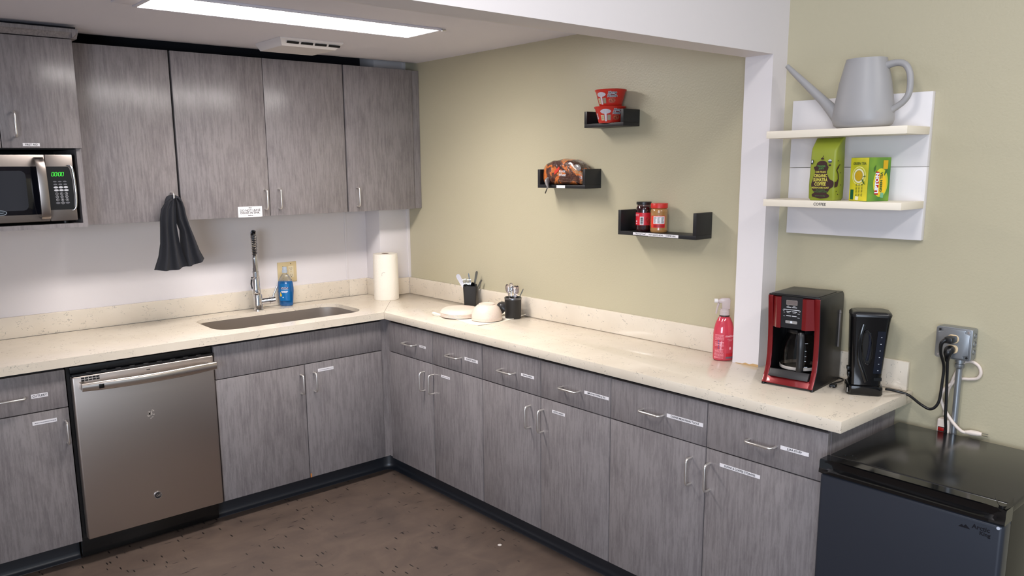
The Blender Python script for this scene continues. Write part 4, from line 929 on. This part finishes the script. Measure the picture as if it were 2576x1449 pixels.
# ------------------------------------------------------------------ pink spray bottle
t = thing('spray_bottle', 'pink cleaner spray bottle with frosted trigger standing against the column', 'bottle', (-.081, -2.397, .914))
sc_ = (-.081, -2.397, .9145); sr = -.60
PNKL = mat('pink_cleaner', (240, 84, 104), .08, Transmission_Weight=.45, Coat_Weight=.5)
q = MB(); oval(q, sc_, [(.030, 0), (.0375, .003), (.0395, .010), (.0405, .06), (.0405, .105), (.038, .125), (.032, .147), (.0235, .165), (.0185, .171)], PNKL, 1, .78, sr, 44); q.build('bottle', t)
q = MB(); q.lathe(sc_, [(.0195, .1715), (.0195, .175), (.0175, .1755)], mat('gasket_dark', (52, 48, 44), .4), 28); q.build('gasket', t)
FRO = mat('frosted_plastic', (222, 206, 204), .3, Transmission_Weight=.35)
q = MB(); q.lathe(sc_, [(.0185, .1757), (.0185, .192), (.0165, .194), (.0165, .200), (.010, .201)], FRO, 28); q.build('collar', t)
hd = Vector((-.60, .80, 0)); hc = Vector(sc_)
q = MB(); pr = [(-.019, .199), (-.020, .236), (-.016, .242), (.012, .241), (.026, .234), (.026, .224), (.012, .222), (.010, .199)]
sd = Vector((-hd.y, hd.x, 0)); q.prism([hc+hd*a+Z*b-sd*.0095 for a, b in pr], sd*.019, FRO, .002); q.build('spray_head', t)
q = MB(); q.cyl(hc+hd*.026+Z*.2295, hc+hd*.039+Z*.2295, .0085, WPL, 20); q.build('nozzle', t)
q = MB(); q.tube([hc+hd*.022+Z*.222, hc+hd*.027+Z*.205, hc+hd*.031+Z*.180], .004, FRO, 10, rr=[.005, .004, .003]); q.build('trigger', t)
PKP = mat('print_pink', (250, 176, 186), .5)
def sprmap(a0, rz=.0415):
    def fn(u, v, k=0):
        a = math.radians(a0)+u/.038; ax_, by_ = .0412*math.cos(a-sr), .0412*.78*math.sin(a-sr)
        return Vector((sc_[0]+(1+k*20)*(ax_*math.cos(sr)-by_*math.sin(sr)), sc_[1]+(1+k*20)*(ax_*math.sin(sr)+by_*math.cos(sr)), sc_[2]+v))
    return fn
q = MB(); f = sprmap(194); random.seed(9)
for i in range(20):
    z_ = .012+i*.0047
    if i in (8, 9, 14): continue
    x_ = -.017
    while x_ < .016: k_ = random.uniform(.003, .008); q.decal((x_, z_, min(.018, x_+k_), z_+.0016), f, PKP, 2); x_ += k_+.001
for i in range(4): q.decal([(-.001+a, .052+i*.009+b) for a, b in ell(.0024, .0028, 10)], lambda u, v: f(u, v, .0006), mat('print_indigo', (90, 80, 140), .5))
q.build('back_print', t)
q = MB(); f = sprmap(258); q.text('method', .0125, lambda u, v: f(u, v+.098, .0003), PKP, bold=.0004); q.text('all-purpose\ncleaner', .0055, lambda u, v: f(u, v+.083, .0003), PKP)
q.decal([(a, .050+b) for a, b in ell(.0045, .0062, 14)], f, PKP); q.decal((-.016, .018, .018, .030), f, mat('print_red', (206, 40, 52), .4), 6); q.decal((-.016, .010, .018, .017), f, mat('print_grey2', (120, 100, 110), .4), 6); q.build('front_print', t)

# ------------------------------------------------------------------ coffee maker (built in its own frame: front faces local -x)
t = thing('coffee_maker', 'black and dark red drip coffee maker right of the column', 'coffee maker', (-.150, -2.7610, .9142), rotz=math.radians(6.5))
CB = mat('coffee_black', (20, 20, 21), .38); CR = mat('metallic_red', (122, 18, 22), .3, .35, Coat_Weight=.5)
HWd = .0885; HT = .303
def prof(z):       # front outline of the housing
    P = [(0, -.122), (.010, -.120), (.030, -.108), (.060, -.094), (.10, -.088), (.16, -.088), (.20, -.090), (.26, -.096), (.303, -.100)]
    for (a, xa), (b, xb) in zip(P, P[1:]):
        if z <= b: return xa+(xb-xa)*(z-a)/(b-a)
    return P[-1][1]
zs = [0, .005, .01, .02, .03, .045, .06, .08, .10, .13, .16, .20, .24, .28, .295]
q = MB()
for y0, y1 in ((-HWd, -HWd+.010), (HWd-.010, HWd)):
    poly = [(prof(z), y0, z) for z in zs]+[(prof(.3)+.006, y0, HT), (.098, y0, HT), (.108, y0, HT-.012), (.110, y0, .01), (.106, y0, 0)]
    q.prism(poly, (0, y1-y0, 0), CB, .0015)
q.box((.03, -HWd+.0098, .004), (.109, HWd-.0098, HT-.002), CB, .002)
q.box((-.09, -HWd+.0098, .208), (.031, HWd-.0098, HT-.003), CB, .002)
q.box((-.100, -HWd+.0098, .004), (.031, HWd-.0098, .036), CB, .004)
q.prism([(-.100, -HWd+.002, HT-.004), (-.100, HWd-.002, HT-.004), (.10, HWd-.002, HT-.004), (.10, -HWd+.002, HT-.004)], (0, 0, .006), CB, .002); q.build('housing', t)
q = MB()
def fstrip(y0, y1, za, zb_, out=.0025, m=CR):
    zz = [za]+[z for z in zs if za < z < zb_]+[zb_]
    poly = [(prof(z)-out, y0, z) for z in zz]+[(prof(z)+.004, y0, z) for z in zz[::-1]]
    q.prism(poly, (0, y1-y0, 0), m, .0008)
fstrip(-HWd+.001, -HWd+.0175, .008, .300); fstrip(HWd-.0175, HWd-.001, .008, .300); fstrip(-HWd+.0172, HWd-.0172, .008, .030, .0027)
q.build('red_front_frame', t)
for s_ in (-1, 1):      # faceted red cheeks either side of the panel
    q = MB()
    a, b, c_ = .0362, .050, .0713
    q.loft([[(-.092-.004*k, s_*c_, z), (-.114-.004*k, s_*b, z), (-.112-.004*k, s_*a, z), (-.09, s_*a, z), (-.08, s_*c_, z)] for k, z in ((0, .196), (1, .298))], CR)
    q.build('red_cheek', t)
q = MB(); q.loft([[(-.110-.004*k, -.036, z), (-.110-.004*k, .036, z), (-.08, .036, z), (-.08, -.036, z)] for k, z in ((0, .198), (1, .3005))], mat('panel_satin_black', (26, 26, 29), .4)); p = q.build('control_panel', t)
nrm = Vector((-1, 0, -.039)).normalized(); fo = Vector((-.1122, 0, .25)); vup = Vector((-.039, 0, 1)).normalized(); f = lambda u, v, k=0: fo-Y*u+vup*v+nrm*(.0006+k)
q = MB(); q.decal(rrect(.038, .0165, .002, 3, 0, .033), f, CHROME); q.decal(rrect(.0345, .013, .0015, 3, 0, .033), lambda u, v: f(u, v, .0003), mat('lcd_grey', (110, 100, 98), .3)); q.build('clock_display', p)
q = MB()
for z_ in (.0175, .0035, -.0110):
    for s_ in (-.0095, .0095): q.decal(rrect(.0165, .0026, .0009, 2, s_, z_), f, BT)
q.decal(rrect(.052, .0022, .0008, 2, 0, .0095), f, BT)
for s_ in (-.027, .027): q.decal([(s_+x, .0072+y) for x, y in ell(.003, .003, 12)], f, BT); q.decal([(s_+x, .0072+y) for x, y in ell(.002, .002, 12)], lambda u, v: f(u, v, .0003), MATS['panel_satin_black'])
for a, b, w_ in ((-.012, .0215, .006), (.008, .0215, .009), (-.011, -.001, .010), (.0095, -.0015, .011), (.024, -.002, .008), (.024, -.015, .008), (-.025, -.0005, .005), (-.025, -.013, .005)): q.decal(rrect(w_, .0011, .0004, 2, a, b), f, BT)
q.build('buttons', p)
q = MB(); q.decal(rrect(.040, .0095, .0025, 4, 0, -.0315), f, mat('badge_silver', (180, 178, 176), .35, .5)); q.decal([(x, -.0315+y) for x, y in ell(.0038, .0038, 14)], lambda u, v: f(u, v, .0003), WHT)
q.text('I', .0052, lambda u, v: f(u-.007, v-.0315, .0005), INK); q.build('brand_plate', p)
q = MB(); q.lathe((-.030, 0, .036), [(.066, 0), (.066, .004), (.063, .006), (.001, .006)], BLK, 40); q.build('warming_plate', t)
q = MB(); q.prism([(-.112, -.068, .030), (-.120, -.068, .032), (-.104, -.068, .056), (-.088, -.068, .052), (-.088, -.068, .030)], (0, .136, 0), mat('tray_black', (28, 27, 29), .45), .002); q.build('front_lip', t)
q = MB(); q.cyl((.075, -HWd-.0015, .120), (.075, -HWd-.0015, .245), .004, mat('gauge_grey', (96, 92, 90), .3), 10); q.ball((.075, -HWd-.002, .236), .005, MATS['gauge_grey']); q.build('water_gauge', t)
q = MB(); q.prism([(-.096, -.079, HT+.0021), (-.096, .079, HT+.0021), (.062, .079, HT+.0021), (.062, -.079, HT+.0021)], (0, 0, .002), mat('lid_grey_black', (44, 43, 42), .4), .001); q.build('reservoir_lid', t)
q = MB(); q.tube([(.100, -HWd+.01, .006), (.098, -HWd-.012, .006), (.09, -HWd-.022, .004), (.06, -HWd-.019, .0035), (.03, -HWd-.012, .0035), (.004, -HWd-.022, .0035)], .0025, BLK, 8, smooth=6); q.build('cord', t)
q = MB(); q.box((-.020, -HWd-.034, 0), (.004, -HWd-.014, .011), BLK, .003)
for dy in (-.029, -.020): q.box((-.034, -HWd+dy-.0008, .004), (-.0195, -HWd+dy+.0008, .0075), CHROME)
q.build('plug', t)
for ch in t.children_recursive:
    for v in ch.data.vertices: v.co.z *= 1.027
# carafe
lc = Matrix.Rotation(math.radians(6.5), 4, 'Z') @ Vector((-.030, 0, .0444)) + Vector((-.150, -2.7610, .9142))
t = thing('coffee_carafe', 'empty glass coffee carafe with black handle inside the coffee maker', 'carafe', lc)
GLS = mat('carafe_glass', (225, 222, 218), .02, Transmission_Weight=1.0, IOR=1.3)
GLS2 = mat('glass_band', (150, 140, 130), .1, .5)
q = MB(); q.lathe(lc, [(.050, 0), (.058, .004), (.061, .012), (.0625, .045), (.061, .075), (.054, .105), (.044, .128), (.042, .134), (.0405, .134), (.0425, .126), (.052, .104), (.059, .075), (.0605, .045), (.059, .013), (.056, .006), (.001, .005)], GLS, 48); q.build('glass_body', t)
q = MB(); q.lathe(lc, [(.0612, .012), (.0621, .013), (.0628, .023), (.0619, .023)], mat('band_white', (200, 190, 180), .3), 48, cap0=False, cap1=False); q.build('base_band', t)
q = MB(); q.lathe(lc, [(.0435, .1345), (.0445, .136), (.044, .146), (.036, .150), (.001, .150)], BLK, 40); q.build('lid', t)
hd2 = Vector((-.86, -.52, 0)).normalized(); sd2 = Vector((-hd2.y, hd2.x, 0))
q = MB(); rings = []
for r_, z_, w_, th_ in ((.042, .146, .012, .010), (.056, .146, .012, .008), (.072, .142, .0115, .008), (.079, .130, .0115, .008), (.081, .09, .0115, .008), (.080, .05, .0115, .008), (.078, .020, .0115, .008), (.074, .008, .0115, .007)):
    nx_ = hd2 if z_ < .135 else (hd2+Z).normalized()
    c_ = lc+hd2*r_+Z*z_; rings.append([c_+sd2*(w_*math.cos(a))+nx_*(th_*.8*math.sin(a)) for a in [2*PI*k/14 for k in range(14)]])
q.loft(rings, BLK); q.build('handle', t)
q = MB(); fm = cyl_map(lc, .0635, 228)
for i, z_ in enumerate((.025, .045, .062, .080, .105)): q.decal((-.004, z_, .001 if 0 < i < 4 else .007, z_+.0016), lambda u, v: fm(u, v, -.005 if v > .1 else 0), WHT, 2)
q.build('cup_marks', t)

# ------------------------------------------------------------------ black kettle-like water pitcher brewer
t = thing('electric_kettle', 'glossy black upright plastic kettle with oval grip hole at the counter end', 'kettle', (-.127, -2.968, .9142), rotz=math.radians(-58))
q = MB()
def kring(z, w0, w1, yw, r=.018, ox=0): return [((w0+w1)/2+x+ox, y, z) for x, y in rrect(w1-w0, yw, r, 5)]
q.loft([kring(.0, -.078, .072, .094, .02), kring(.004, -.082, .076, .100, .022), kring(.030, -.080, .074, .098, .022), kring(.033, -.072, .068, .090, .02)], BLKG); q.build('base', t, sharp=50)
q = MB(); prs = [(.034, -.070, .066, .086), (.06, -.071, .068, .086), (.12, -.073, .074, .090), (.18, -.076, .080, .094), (.235, -.079, .086, .098), (.258, -.080, .090, .100)]
q.loft([kring(z, a, b, w, .022) for z, a, b, w in prs], BLKG); b_ = q.build('kettle_body', t, sharp=50)
# grip hole: flat black oval facing the room, painting the shade inside the opening
q = MB()
def side(u, v, k=0): return Vector((-.006+u, -.0478-k-(v-.13)*.035, v))
q.decal([(x*1.0, .160+y) for x, y in [(a*math.cos(.12)-b*math.sin(.12), a*math.sin(.12)+b*math.cos(.12)) for a, b in ell(.021, .056, 30)]], lambda u, v: side(u, v, .0008), SLOT)
rim = [side(.021*math.cos(a)*math.cos(.12)-.056*math.sin(a)*math.sin(.12), .160+.021*math.cos(a)*math.sin(.12)+.056*math.sin(a)*math.cos(.12), .001) for a in [2*PI*i/30 for i in range(31)]]
q.tube(rim, .0028, BLKG, 8); q.tube([side(.002, .118, .0005), side(.008, .150, .001), side(.010, .19, .001), side(.006, .207, .0005)], .006, mat('grip_blue_black', (20, 24, 36), .05), 10, flat=.4, up=(1, 0, 0), smooth=4); q.build('grip', t)
q = MB(); q.tube([side(-.020, .235, -.004), side(-.030, .20, 0), side(-.034, .16, .001), side(-.030, .12, .001), side(-.010, .08, 0), side(.006, .045, -.003)], .010, BLKG, 14, flat=.32, up=(1, 0, 0), smooth=6); q.build('body_ridge', t)
q = MB(); q.loft([[(x, y, z) for x, y in [(.034, -.0455-.0001), (.066, -.040), (.066, -.030), (.034, -.030)]] for z in (.05, .06)], BLKG)
wnd = mat('gauge_window', (24, 28, 38), .08)
q.loft([[(.026+o, -.0465-g_, z), (.060+o, -.0445-g_, z), (.0635+o, -.035-g_, z), (.026+o, -.035, z)] for z, o, g_ in ((.075, .0, .0), (.15, .004, .003), (.215, .008, .0055))], wnd); q.build('water_window', t)
q = MB()
for i in range(6): q.decal([(-.003, 0), (.002, 0), (.002, .0014), (-.003, .0014)], lambda u, v: Vector((.046+u+i*.0010, -.0472-i*.00095, .085+i*.022+v)), WHT)
q.build('scale_marks', t)
q = MB(); q.loft([kring(.2585, -.081, .091, .100, .022), kring(.266, -.081, .093, .101, .022), kring(.272, -.074, .088, .094, .02), kring(.275, -.06, .075, .08, .02)], mat('kettle_lid_black', (24, 24, 26), .28)); q.build('lid', t)
q = MB(); q.box((-.082, -.030, .078), (-.0705, -.006, .090), BLK, .002); q.box((-.0775, -.040, .055), (-.071, .006, .075), BLKG, .002); q.build('switch', t)
q = MB()
for i in range(1):
    q.box((-.0795, -.0485, .009), (-.076, -.044, .024), CHROME)
q.build('foot_clip', t)
for ch in t.children:
    for v in ch.data.vertices: v.co.x *= .70
ORG_k = t
# cable of the kettle to the junction box (world coordinates converted to the kettle frame)
Mi = (Matrix.Translation(Vector((-.127, -2.968, .9142))) @ Matrix.Rotation(math.radians(-58), 4, 'Z')).inverted()
pts = [(-.082, -3.020, .926), (-.060, -3.045, .920), (-.050, -3.080, .912), (-.060, -3.125, .892), (-.060, -3.155, .884), (-.058, -3.175, .91), (-.060, -3.181, .97), (-.066, -3.184, 1.03), (-.088, -3.180, 1.075), (-.098, -3.183, 1.108), (-.094, -3.194, 1.122)]
q = MB(); q.tube([Mi @ Vector(p) for p in pts], .0045, BLK, 10, smooth=8, rr=[.0045]*9+[.006, .007]); q.build('cord', t, sharp=60)
q = MB(); T_ = Mi; vs = q.box((-.098, -3.213, 1.110), (-.0545, -3.187, 1.130), BLK, .005, 2, T=T_); q.build('plug', t)

# ------------------------------------------------------------------ junction box, conduit, cables
t = thing('junction_box', 'square galvanized outlet box with conduit on the green wall above the fridge', 'outlet', (-.027, -3.20, 1.05))
jy0, jy1, jz0, jz1 = -3.146, -3.250, 1.053, 1.153
q = MB(); q.box((-.042, jy1, jz0), (0, jy0, jz1), GAL, .006, 3); q.build('box', t)
q = MB(); cyy, czz = (jy0+jy1)/2, (jz0+jz1)/2
q.prism([(-.0422, cyy+a, czz+b) for a, b in rrect(.104, .100, .008, 4)], (-.003, 0, 0), GAL, .0008)
q.prism([(-.0452, cyy+a, czz+b) for a, b in [(-.034, -.045), (-.030, -.036), (-.045, -.032), (-.045, .032), (-.030, .036), (-.034, .045), (.034, .045), (.030, .036), (.045, .032), (.045, -.032), (.030, -.036), (.034, -.045)]], (-.004, 0, 0), GAL, .001); q.build('cover_plate', t)
IVO = mat('ivory_outlet', (228, 202, 160), .4)
q = MB()
for z_ in (1.118, 1.086): q.prism([(-.0492, -3.198+a, z_+b) for a, b in rrect(.033, .027, .012, 5)], (-.003, 0, 0), IVO, .0006)
q.build('receptacle', t)
q = MB()
for a, b in ((-.041, -.040), (.041, -.040), (-.041, .040), (.041, .040), (0, .039)): q.cyl((-.0451, cyy+a, czz+b), (-.0475, cyy+a, czz+b), .0032, SLOT if a*b >= 0 else CHROME, 12)
for z_, rr in ((1.08, .009), (1.105, .011), (1.132, .009)): q.lathe((0, 0, 0), [(rr, 0), (rr, .0012), (rr-.0015, .0012)], GAL, 20, cap0=False, cap1=False, T=Matrix.Translation((-.022, jy1-.0002, z_)) @ Matrix.Rotation(PI/2, 4, 'X'))
q.build('screws', t)
q = MB(); q.lathe((-.022, -3.2135, 1.026), [(.011, -.004), (.0135, 0), (.0135, .010), (.010, .012), (.010, .016), (.014, .017), (.014, .0265)], GAL, 24); q.build('connector', t)
q = MB(); q.cyl((-.022, -3.2135, .02), (-.022, -3.2135, 1.024), .0095, GAL, 20); q.build('conduit', t)
# fridge cable
t = thing('fridge_cable', 'straight black fridge cable hanging from the lower outlet', 'cable', (-.06, -3.193, .83))
q = MB(); q.tube([(-.066, -3.192, 1.062), (-.060, -3.192, 1.03), (-.050, -3.191, .98), (-.044, -3.192, .92), (-.040, -3.193, .86), (-.030, -3.196, .80), (-.028, -3.198, .72)], .0045, BLK, 10, smooth=6); q.build('cord', t, sharp=60)
q = MB(); q.tube([(-.0525, -3.196, 1.084), (-.066, -3.195, 1.084), (-.072, -3.194, 1.076), (-.068, -3.192, 1.062), (-.066, -3.192, 1.048)], .01, BLK, 14, rr=[.013, .0145, .0125, .0085, .0055], smooth=4); q.build('plug', t, sharp=60)
# white cable with loose plug
WC = mat('white_cable', (222, 208, 196), .4)
t = thing('extension_cord', 'white looped cable with a loose plug behind the fridge', 'cable', (-.012, -3.22, .82))
q = MB(); q.tube([(-.010, -3.178, .86), (-.012, -3.182, .93), (-.010, -3.192, .965), (-.007, -3.215, .985), (-.007, -3.24, .990), (-.007, -3.262, .997), (-.007, -3.270, 1.015), (-.007, -3.262, 1.036), (-.007, -3.240, 1.046), (-.008, -3.215, 1.036), (-.009, -3.200, 1.00), (-.010, -3.190, .966)], .0052, WC, 10, smooth=7)
q.tube([(-.010, -3.190, .966), (-.028, -3.176, .945), (-.034, -3.172, .92), (-.034, -3.186, .885), (-.034, -3.212, .85), (-.030, -3.237, .826), (-.024, -3.252, .822)], .0052, WC, 10, smooth=7); q.build('cord', t, sharp=60)
q = MB(); q.tube([(-.026, -3.248, .8235), (-.022, -3.262, .8245), (-.018, -3.282, .8245), (-.016, -3.292, .8245)], .006, WC, 12, rr=[.005, .009, .0085, .006]); 
for dz in (-.003, .004): q.box((-.018, -3.310, .8235+dz), (-.0125, -3.291, .8248+dz), CHROME)
q.build('plug', t, sharp=60)
t = thing('power_strip', 'white power strip end with a red switch standing behind the fridge', 'power strip', (-.017, -3.182, .72))
q = MB(); q.box((-.034, -3.203, .60), (-.0005, -3.166, .852), WC, .006, 3); q.build('case', t)
q = MB(); q.box((-.0365, -3.197, .812), (-.0335, -3.172, .826), SLOT, .0005); q.box((-.038, -3.190, .8135), (-.036, -3.173, .8245), mat('switch_red', (150, 20, 18), .3), .0008); q.build('switch', t)

# ------------------------------------------------------------------ mini fridge
t = thing('mini_fridge', 'black mini fridge beside the last base cabinet', 'fridge', (-.29, -3.30, 0))
FB = mat('fridge_black', (20, 20, 20), .2); FD = mat('fridge_door_slate', (46, 50, 59), .32, .25)
fy0, fy1 = -3.052, -3.532
q = MB(); q.box((-.492, fy1+.004, .02), (-.040, fy0-.004, .790), FB, .004); q.build('cabinet', t)
q = MB(); q.box((-.502, fy1, .7905), (-.040, fy0, .8135), FB, .005, 3); q.build('top_panel', t)
q = MB()
for i in range(3): q.cyl((-.475+.012*(i % 2), fy0-.035-.016*i, .8135), (-.475+.012*(i % 2), fy0-.035-.016*i, .8150), .0045, FB, 12)
q.build('screw_caps', t)
q = MB(); q.box((-.553, fy1, .05), (-.498, fy0, .772), FD, .012, 4); d = q.build('door', t)
q = MB(); n = 24; rings = []
for i in range(n+1):
    s_ = i/n; y = fy0+.001+(fy1-fy0-.002)*s_; sc = min(1, min(s_, 1-s_)*9); dip = .016*(sc**2)*(3-2*sc) if sc < 1 else .016
    rings.append([(-.5575, y, .7725), (-.5575, y, .781), (-.555+dip, y, .789), (-.555+dip, y, .806), (-.552+dip*.6, y, .812), (-.505, y, .812), (-.505, y, .7725)])
q.loft(rings, BLKG); q.build('door_grip', d, sharp=40)
q = MB(); f = flat((-.5534, -3.485, .738), -Y, Z); LG = mat('logo_dark', (52, 54, 62), .25, .8)
q.text('Arctic', .0165, lambda u, v: f(u-.004, v+.010), LG, bold=.0004); q.text('King', .014, lambda u, v: f(u+.006, v-.003), LG, bold=.0004)
q.decal([(-.056, -.001), (-.048, .007), (-.044, .003), (-.039, .009), (-.028, -.001)], f, LG); q.build('logo', d)
q = MB(); q.cyl((-.5530, fy1+.013, .762), (-.5545, fy1+.013, .762), .0042, mat('silver_dot', (190, 196, 208), .3), 14); q.build('silver_dot', d)
q = MB()
q.prism([(-.552, fy1+.002, .8145), (-.520, fy1-.004, .8145), (-.490, fy1+.004, .824), (-.512, fy1+.010, .8150)], (0, .0016, .0012), FB); q.prism([(-.549, fy1+.006, .8145), (-.530, fy1+.022, .8150), (-.515, fy1+.040, .826), (-.535, fy1+.024, .8155)], (.0016, 0, .0012), FB)
q.cyl((-.536, fy1+.014, .812), (-.536, fy1+.014, .818), .008, FB, 14); q.build('broken_hinge_cover', t, label='cracked black hinge cover standing up')

# small white sticker on the floor
q = MB(); q.lathe((-.551, -1.604, .0002), [(.009, 0), (.009, .0007), (.001, .0008)], mat('sticker_white', (196, 190, 184), .5), 20)
tag(q.build('round_sticker', org=(-.551, -1.604, 0)), 'small round white sticker stuck on the brown floor', 'sticker')
